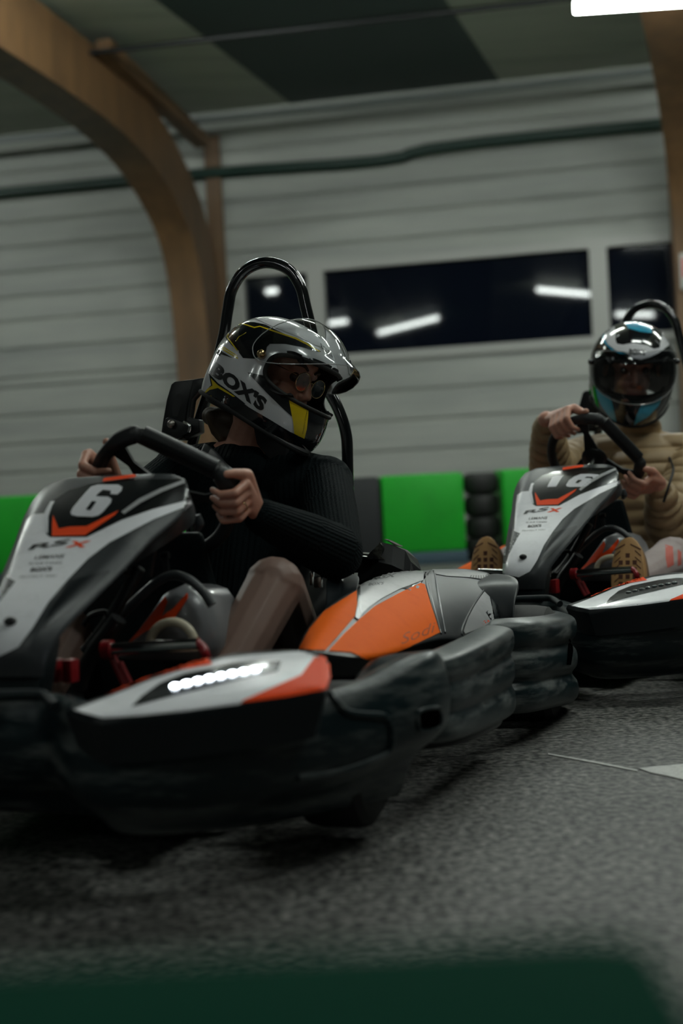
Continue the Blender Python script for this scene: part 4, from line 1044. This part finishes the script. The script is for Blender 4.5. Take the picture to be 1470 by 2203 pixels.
# shoes, soles turned to the viewer
def sole_shoe(cx, cy, w, h, y0, tag_):
    top = q_(cx, cy-h/2, y0+.035); bot = q_(cx, cy+h/2, y0)
    up = (bot-top); Lh = 0; heel = bot+up*.9; ax = (top-bot).normalized()
    T_, R_ = FR[2]; side = V((1, 0, 0)); back = side.cross(ax).normalized()
    if back.y < 0: back = -back
    def outline(k, d):
        pts = []
        Lf = .27
        for i in range(28):
            a = 2*PI*i/28; v_ = math.sin(a); wd = .052+.005*v_
            pts.append(top-ax*(Lf/2)+ax*(v_*Lf/2*k)+side*(math.cos(a)*wd*k)+back*d)
        return pts
    mb = MB(); vs = mb.grid([outline(.93, -.004), outline(1, 0), outline(1.02, .008), outline(.98, .018)], False, True); mb.cap(vs[0]); mb.cap(vs[-1][::-1])
    s_ = mb.build('shoe', MT['sole'], d2, ang=40)
    up_ = MB(); vs = up_.grid([outline(.97, .017), outline(.96, .04), outline(.80, .07), outline(.45, .09)], False, True); up_.cap(vs[-1][::-1]); up_.build('shoe_upper', MT['shoe'], s_)
    Ts_ = tree([s_]); 
    # tread: blocks cut as dark recesses
    tr = MB()
    for r_ in range(5):
        for c_ in range(-1, 2):
            if r_ == 0 and c_: continue
            ce = top-ax*(.055+.021*r_)+side*(.021*c_*(1 if r_ else 0))-back*.0046; sx_ = .0065; sy_ = .0065
            tr.prism([ce+side*sx_+ax*sy_, ce-side*sx_+ax*sy_, ce-side*sx_*.9-ax*sy_, ce+side*sx_*.9-ax*sy_], back*.002)
    for r_ in range(7):
        for s2 in (1, -1):
            a0 = top-ax*(.022+.019*r_)+side*(.008+.002*r_ if r_ < 1 else .022)*s2*(1 if r_ < 1 else 1.0)+side*0-back*.0048
            a1 = top-ax*(.038+.019*r_)+side*.040*s2-back*.0048
            tr.prism([a0+ax*.002, a1+ax*.002, a1-ax*.002, a0-ax*.002], back*.002)
    tr.build('sole_tread', MT['sole_dark'], s_, smooth=False)
sole_shoe(1046, 1192, 70, 76, -.47, 'r'); sole_shoe(1352, 1202, 80, 92, -.49, 'l')
h2, Th2, in2 = helmet(d2, H2c, H2R, MT['hel_black'], 0, MT['visor_edge'], MT['visor_tint'])
face_bits(d2, H2c+H2R @ V((-.002, 0, .008)), H2R, False)
zy = lambda L: [(1100+x*.2517, 620+y*.2518) for x, y in L]
D2 = lambda name, L, m, off=.0008, **k: decal(name, zy(L), Th2, MT[m], h2, K=2, off=off, maxlen=6, reject=in2, **k)
D2('white_crown', [(800, 370), (840, 315), (888, 300), (893, 440), (905, 475), (950, 485), (1050, 468), (1170, 492), (1220, 520), (1268, 510), (1290, 370), (1345, 420), (1348, 490), (1260, 555), (1190, 590), (1110, 612), (1040, 598), (990, 555), (890, 530), (830, 480), (798, 420)], 'hel_white')
D2('cyan_line', [(768, 380), (800, 370), (800, 430), (832, 488), (892, 536), (985, 562), (930, 560), (860, 530), (800, 470), (772, 420)], 'cyan', .0010)
D2('cyan_crown', [(975, 300), (1000, 278), (1180, 270), (1192, 290), (1200, 385), (1100, 372), (1000, 345)], 'cyan', .0012)
D2('cyan_cheek', [(722, 850), (790, 900), (852, 932), (880, 1040), (905, 1150), (850, 1110), (780, 1010), (740, 930)], 'cyan', .0012)
D2('cyan_cheek', [(1290, 925), (1260, 1000), (1180, 1090), (1050, 1170), (1075, 1080), (1110, 1005), (1180, 990)], 'cyan', .0012)
lettering('helmet_lettering', "BOX'S", *zy([(1008, 568)]), (138*.2517, 8*.2518), (4*.2517, -50*.2518), Th2, MT['ink'], h2, K=2, off=.0022, bold=.035, maxlen=4)
ribbon_pts = [zy([p])[0] for p in [(740, 890), (800, 925), (870, 955), (930, 968)]]
# ================================================================== THE HALL
def wpt(px, py, z=None):
    if z is not None: return at(px, py, 0, z=z)
    return at(px, py, 0, n=(.2, 1, 0), p0=(0, 14, 0))
WT = V((1, -.2, 0)).normalized(); WNn = V((-.2, -1, 0)).normalized()     # along the far wall, out of it towards us
W0 = V((0, 14, 0))
def wl(s, out, z): return W0+WT*s+WNn*out+V((0, 0, z))
MT['asphalt'] = mat('worn asphalt', (.05, .052, .052), .62)
nt = MT['asphalt'].node_tree; b = nt.nodes['Principled BSDF']; L = nt.links.new
tc = nt.nodes.new('ShaderNodeTexCoord'); mp = nt.nodes.new('ShaderNodeMapping'); mp.inputs['Scale'].default_value = (1, 1.0, 1)
L(tc.outputs['Object'], mp.inputs[0])
v1 = nt.nodes.new('ShaderNodeTexVoronoi'); v1.inputs['Scale'].default_value = 90; v1.inputs['Randomness'].default_value = 1
n1_ = nt.nodes.new('ShaderNodeTexNoise'); n1_.inputs['Scale'].default_value = 60; n1_.inputs['Detail'].default_value = 5
n2_ = nt.nodes.new('ShaderNodeTexNoise'); n2_.inputs['Scale'].default_value = 1.3; n2_.inputs['Detail'].default_value = 4
for q in (v1, n1_, n2_): L(mp.outputs[0], q.inputs[0])
r1 = nt.nodes.new('ShaderNodeValToRGB'); r1.color_ramp.elements[0].position = .36; r1.color_ramp.elements[0].color = (.018, .02, .021, 1); r1.color_ramp.elements[1].position = .66; r1.color_ramp.elements[1].color = (.29, .28, .26, 1)
L(n1_.outputs[0], r1.inputs[0])
mx = nt.nodes.new('ShaderNodeMix'); mx.data_type = 'RGBA'; mx.blend_type = 'MULTIPLY'; mx.inputs[0].default_value = .55
L(r1.outputs[0], mx.inputs[6]); bw = nt.nodes.new('ShaderNodeRGBToBW'); L(v1.outputs['Color'], bw.inputs[0]); L(bw.outputs[0], mx.inputs[7])
m2 = nt.nodes.new('ShaderNodeMix'); m2.data_type = 'RGBA'; m2.blend_type = 'MULTIPLY'; m2.inputs[0].default_value = .7
r2 = nt.nodes.new('ShaderNodeMapRange'); r2.inputs[1].default_value = .3; r2.inputs[2].default_value = .7; r2.inputs[3].default_value = .55; r2.inputs[4].default_value = 1.25
L(n2_.outputs[0], r2.inputs[0]); L(mx.outputs[2], m2.inputs[6]); L(r2.outputs[0], m2.inputs[7]); L(m2.outputs[2], b.inputs['Base Color'])
bu = nt.nodes.new('ShaderNodeBump'); bu.inputs['Strength'].default_value = .8; bu.inputs['Distance'].default_value = .006
L(n1_.outputs[0], bu.inputs['Height']); L(bu.outputs[0], b.inputs['Normal'])
MT['siding'] = mat('painted steel siding', (.40, .41, .38), .5, noise_=((.4, .4, 5), (.27, .28, .27), .35, .75), spec=.3)
MT['wall_plain'] = mat('dark wall', (.10, .11, .11), .7)
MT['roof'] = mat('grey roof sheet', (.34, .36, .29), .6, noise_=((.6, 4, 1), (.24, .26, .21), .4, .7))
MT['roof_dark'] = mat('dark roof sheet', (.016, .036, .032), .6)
MT['wood'] = mat('glued laminated timber', (.16, .085, .037), .5, noise_=((6, 6, 1.2), (.09, .05, .024), .35, .7))
MT['pipe_green'] = mat('dark green pipe', (.006, .030, .022), .4)
MT['conduit'] = mat('galvanised conduit', (.22, .24, .24), .4, metal=.3)
MT['glass_night'] = mat('night window pane', (.004, .006, .012), .025, spec=.6)
MT['frame_w'] = mat('pale window frame', (.36, .36, .34), .45)
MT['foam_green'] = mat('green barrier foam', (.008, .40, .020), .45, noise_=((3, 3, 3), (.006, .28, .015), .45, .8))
MT['foam_shaded'] = mat('green barrier foam darkened as shade', (.0005, .030, .017), .9, spec=.03)  # same green foam, colour darkened to stand for its unlit side
MT['foam_black'] = mat('black barrier foam', (.02, .022, .024), .6)
MT['blue_skirt'] = mat('blue grey kerb strip', (.05, .09, .12), .6)
MT['lamp_body'] = mat('white batten housing', (.5, .5, .5), .5)
MT['tube_light'] = mat('fluorescent tube', (1, 1, 1), .3, emit=(.92, 1., .93), es=26)
MT['paint'] = mat('white track paint', (.46, .46, .44), .6, noise_=((60, 60, 60), (.2, .2, .2), .5, .75))
MT['sign_red'] = mat('red sign', (.5, .02, .03), .4)
def struct(mb, name, m, **k): return tag(mb.build(name, m, **k), None, None, None, 'structure')
fl = MB(); fl.box((0, 2, -.05), (40, 40, .1)); struct(fl, 'floor', MT['asphalt'], smooth=False)
# far wall: horizontal cladding with real steps, one hole for the window band
ZW0, ZW1 = 1.90, 2.75
def clad(name, s0, s1, z0, z1, st=.30):
    mb = MB(); rows = []; z = z0
    while z < z1-.01:
        zz = min(z+st, z1)
        for o, h in ((.0, z), (.03, z+.02), (.03, zz-.03), (0, zz-.012)):
            rows.append([wl(s0, o, h), wl(s1, o, h)])
        z = zz
    rows.append([wl(s0, 0, z1), wl(s1, 0, z1)])
    mb.grid(rows)
    mb.prism([wl(s0, -.1, z0), wl(s0, -.01, z0), wl(s0, -.01, z1), wl(s0, -.1, z1)], WT*(s1-s0))
    return mb
def s_of(px, py): return (wpt(px, py)-W0).dot(WT)
SA = s_of(525, 620)
mb = clad('w', -12, 12, 0, ZW0)
m2_ = clad('w', -12, 12, ZW1, 4.55, .26); m3_ = clad('w', -12, SA, ZW0, ZW1)
for q in (m2_, m3_):
    me = bpy.data.meshes.new('t'); q.bm.to_mesh(me); q.bm.free(); mb.bm.from_mesh(me); bpy.data.meshes.remove(me)
struct(mb, 'wall_far', MT['siding'], smooth=False)
fr = MB(); s2 = 12
for a, b_, c_, d in ((SA-.05, s2, ZW0-.09, ZW0), (SA-.05, s2, ZW1, ZW1+.08)):
    fr.prism([wl(a, -.06, c_), wl(a, .05, c_), wl(a, .05, d), wl(a, -.06, d)], WT*(b_-a))
mull = [SA-.05, s_of(665, 650), s_of(1272, 640), s_of(1272, 640)+2.72, s_of(1272, 640)+5.4]
mw = [.06, .17, .17, .17, .17]
for a, w_ in zip(mull, mw): fr.prism([wl(a, -.06, ZW0), wl(a, .05, ZW0), wl(a, .05, ZW1), wl(a, -.06, ZW1)], WT*w_)
struct(fr, 'window_1', MT['frame_w'], smooth=False)
gl = MB(); gl.prism([wl(SA, -.04, ZW0), wl(SA, -.03, ZW0), wl(SA, -.03, ZW1), wl(SA, -.04, ZW1)], WT*(s2-SA)); g_ = gl.build('window_pane', MT['glass_night'], bpy.data.objects['window_1'], smooth=False)
# other walls and ceiling
for nm, c_, d in (('wall_left', (-9, 2, 2.4), (.2, 34, 4.9)), ('wall_right', (10, 2, 2.4), (.2, 34, 4.9)), ('wall_near', (0, -14, 2.4), (20, .2, 4.9))):
    mb = MB(); mb.box(c_, d); struct(mb, nm, MT['wall_plain'], smooth=False)
ZC = 4.45
e1_, e2_ = wpt(650, 290, z=ZC), wpt(1060, 240, z=ZC)
# roof sheets: strips square to the far wall, alternating pale and dark
mbp, mbd = MB(), MB(); s_a, s_b = (e1_-W0).dot(WT)+.2, (e2_-W0).dot(WT)+.2
wds = s_b-s_a; dirn = (V((-.30, -1, 0))).normalized()
def strip(mb, sa, sb, up=0):
    a, b_ = wl(sa, -.3, ZC+up), wl(sb, -.3, ZC+up)
    mb.prism([a, b_, b_+dirn*32, a+dirn*32], (0, 0, .05))
edges = [s_a-5.2, s_a-3.9, s_a-2.0, s_a-1.45, s_a-1.0, s_a, s_b, s_b+1.9, s_b+3.6, s_b+5.5, s_b+7.5]
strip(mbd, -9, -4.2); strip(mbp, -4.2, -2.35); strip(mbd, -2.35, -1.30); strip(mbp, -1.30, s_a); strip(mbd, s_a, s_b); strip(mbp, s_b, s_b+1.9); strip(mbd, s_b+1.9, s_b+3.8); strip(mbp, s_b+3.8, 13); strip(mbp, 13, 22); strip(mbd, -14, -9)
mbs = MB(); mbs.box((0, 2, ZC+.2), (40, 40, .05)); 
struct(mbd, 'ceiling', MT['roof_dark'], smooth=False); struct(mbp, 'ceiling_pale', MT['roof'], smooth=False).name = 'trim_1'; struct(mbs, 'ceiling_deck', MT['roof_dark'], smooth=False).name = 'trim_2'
# purlins seen as thin lines under the roof
def line_tube(name, pts, r, m, lab, cat, grp=None):
    o = MB().tube(pts, r, 10, sm=4).build(name, m); return tag(o, lab, cat, grp)
line_tube('ceiling_conduit', [wpt(-200, 322, 4.25), wpt(735, 228, 4.25), wpt(1700, 118, 4.25)], .035, MT['conduit'], 'pale metal conduit crossing under the roof, the lower of the two', 'conduit', 'conduits under the roof')
line_tube('ceiling_conduit', [wpt(-200, 158, 4.25), wpt(600, 68, 4.25), wpt(1500, -34, 4.25)], .022, MT['metal_black'], 'thin dark conduit crossing under the roof, the upper of the two', 'conduit', 'conduits under the roof')
line_tube('wall_pipe', [wl(-11.5, .10, 3.84), wl(-6, .10, 3.84), wl(-1.5, .10, 3.83), wl(.6, .10, 3.78), wl(1.6, .10, 3.86), wl(7, .10, 3.84), wl(11.5, .10, 3.84)], .055, MT['pipe_green'], 'dark green pipe running along the top of the pale clad wall', 'pipe')
# laminated timber frames: a post that bends over into a rafter, square to the wall
def arch(sx, name, lab, hw, pts, dirv=dirn, thick=.55, m='wood'):
    mb = MB(); rows = []
    path = spline([wl(sx, 0, 0)+V((0, 0, z))+dirv*t for t, z in pts], 6)
    for i, p in enumerate(path):
        a = path[max(i-1, 0)]; b_ = path[min(i+1, len(path)-1)]; t = (b_-a).normalized()
        side = WT; out = t.cross(side).normalized()
        rows.append([p+side*hw+out*thick/2, p-side*hw+out*thick/2, p-side*hw-out*thick/2, p+side*hw-out*thick/2])
    vs = mb.grid(rows, False, True); mb.cap(vs[0]); mb.cap(vs[-1][::-1])
    return tag(mb.build(name, MT[m], ang=25), lab, 'beam', 'curved timber beams')
prof = [(.42, 0), (.42, 1.2), (.44, 2.2), (.62, 3.0), (1.05, 3.5), (1.9, 3.9), (3.3, 4.10), (6, 4.2), (12, 4.2)]
arch(-1.22, 'timber_beam', 'brown curved timber beam rising behind the black helmet roll bar on the left', .17, prof)
arch(3.57, 'timber_beam', 'brown curved timber beam at the right edge under the bright tube light', .17, prof)
mb = MB(); sx = s_of(470, 500); mb.prism([wl(sx-.08, .035, 0), wl(sx+.08, .035, 0), wl(sx+.08, .10, 0), wl(sx-.08, .10, 0)], (0, 0, 4.2)); tag(mb.build('timber_post', MT['wood'], smooth=False), 'straight timber post against the far wall just right of the curved beam', 'post')
mb = MB(); a, b_ = wl(sx, .15, 4.05), wl(sx, .15, 4.05)+V((-.62, -2.6, .25)); a += (b_-a)*.09; mb.tube([a, b_], .09, 4, sm=1); tag(mb.build('timber_brace', MT['wood'], smooth=False), 'short timber brace running from the straight post up under the roof', 'brace')
# tube lights: the one in the picture and those whose reflections show in the window
MT['tube_far'] = mat('fluorescent tube of the dimmer row', (1, 1, 1), .3, emit=(.92, 1., .95), es=13)
def tube_light(a, b_, lab, r=.045, m='tube_light'):
    d = (b_-a).normalized()
    o = MB().prism([a+V((0, 0, .03))+d.cross(V((0, 0, 1)))*.03*q for q in (1, -1)]+[a+V((0, 0, .10))+d.cross(V((0, 0, 1)))*.03*q for q in (-1, 1)], b_-a).build('ceiling_light', MT['lamp_body'], smooth=False)
    tag(o, lab, 'ceiling light', 'fluorescent ceiling lights')
    MB().tube([a, b_], r, 12, sm=1).build('light_tube', MT[m], o)
    return o
p0_, p1_ = wpt(1237, 14, 3.60), wpt(1500, -4, 3.60)
tube_light(p0_, p0_+(p1_-p0_).normalized()*1.5, 'lit white tube light at the top right corner of the picture')
for a, b_ in (((-6.82, -5.4), (-4.68, -3.56)), ((-1.51, -.56), (-.83, -2.12)), ((-6.98, -2.53), (-6.49, -2.46)), ((-1.09, -6.41), (-.39, -7.27))):
    tube_light(V((*a, 4.3)), V((*b_, 4.3)), 'tube light behind the viewer, seen as a reflection in the dark window', m='tube_far')
tube_light(V((-5.8, 3.19, 4.3)), V((-5.6, 3.19, 4.3)), 'small lamp behind the viewer, seen as a dot of light in the dark window', m='tube_far')
# ... and tubes added out of view to light the karts and walls
for x, y in ((1.3, 3.9), (3.0, 3.9), (-3.4, 7.4), (4.4, 7.4), (.4, 7.4), (3.0, 9.3), (-1.2, 9.3), (-5.2, 9.3), (-5.6, 11.6)):
    tube_light(V((x-.7, y+.1, 4.3)), V((x+.7, y-.1, 4.3)), 'tube light in a row under the roof, out of view overhead')
MT['tube_fill'] = mat('added overhead fill tube', (1, 1, 1), .3, emit=(.92, 1., .95), es=32)  # for an added fill tube that brightens the front fairing
tube_light(V((1.9, 1.5, 4.3)), V((3.3, 1.3, 4.3)), 'tube light in a row under the roof, out of view overhead', m='tube_fill')
# ---- barrier along the track edge: foam blocks and a gap stacked with tyres
BYY = 9.8
def bx(px, z=.6): return at(px, 1080, 0, y=BYY).x
def block(x0, x1, m, lab, top=.645):
    mb = MB(); mb.box(((x0+x1)/2, BYY+.3, (top+.09)/2), (x1-x0-.01, .6, top-.09), bev=.03)
    o = mb.build('barrier_block', MT[m], ang=30)
    mb = MB(); mb.box(((x0+x1)/2, BYY+.3, .046), (x1-x0, .62, .088), bev=.01); mb.build('barrier_skirt', MT['blue_skirt'], o, ang=30)
    return tag(o, lab, 'barrier', 'track barrier blocks')
block(bx(-420), bx(190), 'foam_green', 'bright green foam barrier block at the left edge behind kart 6')
block(bx(190), bx(690), 'foam_green', 'green foam barrier block mostly hidden behind the driver in the black jumper')
block(bx(692), bx(820), 'foam_black', 'black foam barrier block between the driver in black and the bright green block')
block(bx(820), bx(1001), 'foam_green', 'bright green foam barrier block between the two karts')
block(bx(1082), bx(1300), 'foam_green', 'green foam barrier block behind the nose of kart 16')
block(bx(1300), bx(1700), 'foam_green', 'green foam barrier block behind the driver in the beige jacket')
xc = (bx(1001)+bx(1082))/2
T0 = None
for k in range(4):
    if T0 is None:
        mb = MB(); pr = [(.10, -.06), (.165, -.078), (.21, -.072), (.235, -.045), (.24, 0), (.235, .045), (.21, .072), (.165, .078), (.10, .06)]
        # stacked tyre standing flat on the one below
        mb.grid([[V((math.cos(t)*r_*.53, math.sin(t)*r_*.53, z_)) for r_, z_ in pr] for t in np.linspace(0, 2*PI, 40, endpoint=False)], True, True)
        T0 = mb.build('tyre', MT['rubber'], ang=50); o = T0
    else:
        o = T0.copy(); C.objects.link(o)
    o.location = (xc+random.uniform(-.006, .006), BYY+.2, .08+.158*k)
    tag(o, ['black tyre at the foot of the stack between the green barrier blocks', 'second black tyre up in the stack between the green barrier blocks', 'third black tyre up in the stack between the green barrier blocks', 'black tyre on top of the stack between the green barrier blocks'][k], 'tyre', 'tyres stacked in the barrier gap')
# foam block right in front of the camera, its shade put into the green
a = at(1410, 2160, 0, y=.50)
mb = MB(); mb.box((a.x-.75, .32, .225), (1.5, .36, .450), bev=.02); tag(mb.build('barrier_block', MT['foam_shaded'], ang=30), 'dark green barrier block close to the viewer, blurred along the bottom edge', 'barrier', 'track barrier blocks')
# white paint mark on the track
mb = MB(); q = [at(*p, 0, z=.0) for p in [(1375, 1655), (1410, 1651), (1480, 1645), (1480, 1682), (1440, 1672), (1400, 1664)]]
mb.prism([V((p.x, p.y, .0005)) for p in q], (0, 0, .002)); tag(mb.build('track_marking', MT['paint'], smooth=False), 'worn white paint mark on the asphalt at the right edge', 'marking')
mb = MB(); q = [at(*p, 0, z=0.) for p in [(1180, 1622), (1280, 1639), (1372, 1658), (1372, 1661), (1280, 1643), (1180, 1625)]]
mb.prism([V((p.x, p.y, .0005)) for p in q], (0, 0, .0015)); tag(mb.build('track_line', MT['paint'], smooth=False), 'thin pale scratch line running across the asphalt to the white mark', 'marking')
# sign on the right post
s_ = s_of(1458, 600)
mb = MB(); mb.prism([wl(3.40, .74, 2.20), wl(3.40, .77, 2.20), wl(3.40, .77, 2.52), wl(3.40, .74, 2.52)], WT*.40); sg = mb.build('wall_sign', MT['frame_w'], smooth=False); tag(sg, 'small white and red sign on the timber beam at the right edge', 'sign')
mb = MB(); mb.prism([wl(3.42, .771, 2.30), wl(3.42, .775, 2.30), wl(3.42, .775, 2.48), wl(3.42, .771, 2.48)], WT*.36); mb.build('sign_panel', MT['sign_red'], sg, smooth=False)
# ------------------------------------------------------------------ world, camera
w = bpy.data.worlds.new('World'); bpy.context.scene.world = w; w.use_nodes = True
w.node_tree.nodes['Background'].inputs[0].default_value = (.10, .16, .17, 1); w.node_tree.nodes['Background'].inputs[1].default_value = .25
cd = bpy.data.cameras.new('camera'); cam = bpy.data.objects.new('camera', cd); C.objects.link(cam)
Xc = V((cr, 0, 0))+V((0, sp, cp))*(-sr); Yc = V((sr, 0, 0))+V((0, sp, cp))*cr; Zc = Xc.cross(Yc)
cam.matrix_world = Matrix.Translation((0, 0, CAMH)) @ Matrix((Xc, Yc, Zc)).transposed().to_4x4()
cd.sensor_fit = 'VERTICAL'; cd.sensor_height = 36; cd.sensor_width = 24; cd.lens = FPX*36/2203
cd.dof.use_dof = True; cd.dof.focus_distance = 3.35; cd.dof.aperture_fstop = 2.0; cd.clip_start = .02
bpy.context.scene.camera = cam
vs_ = bpy.context.scene.view_settings; vs_.view_transform = 'Standard'; vs_.look = 'None'; vs_.gamma = 1; vs_.exposure = 1.48; vs_.use_curve_mapping = False
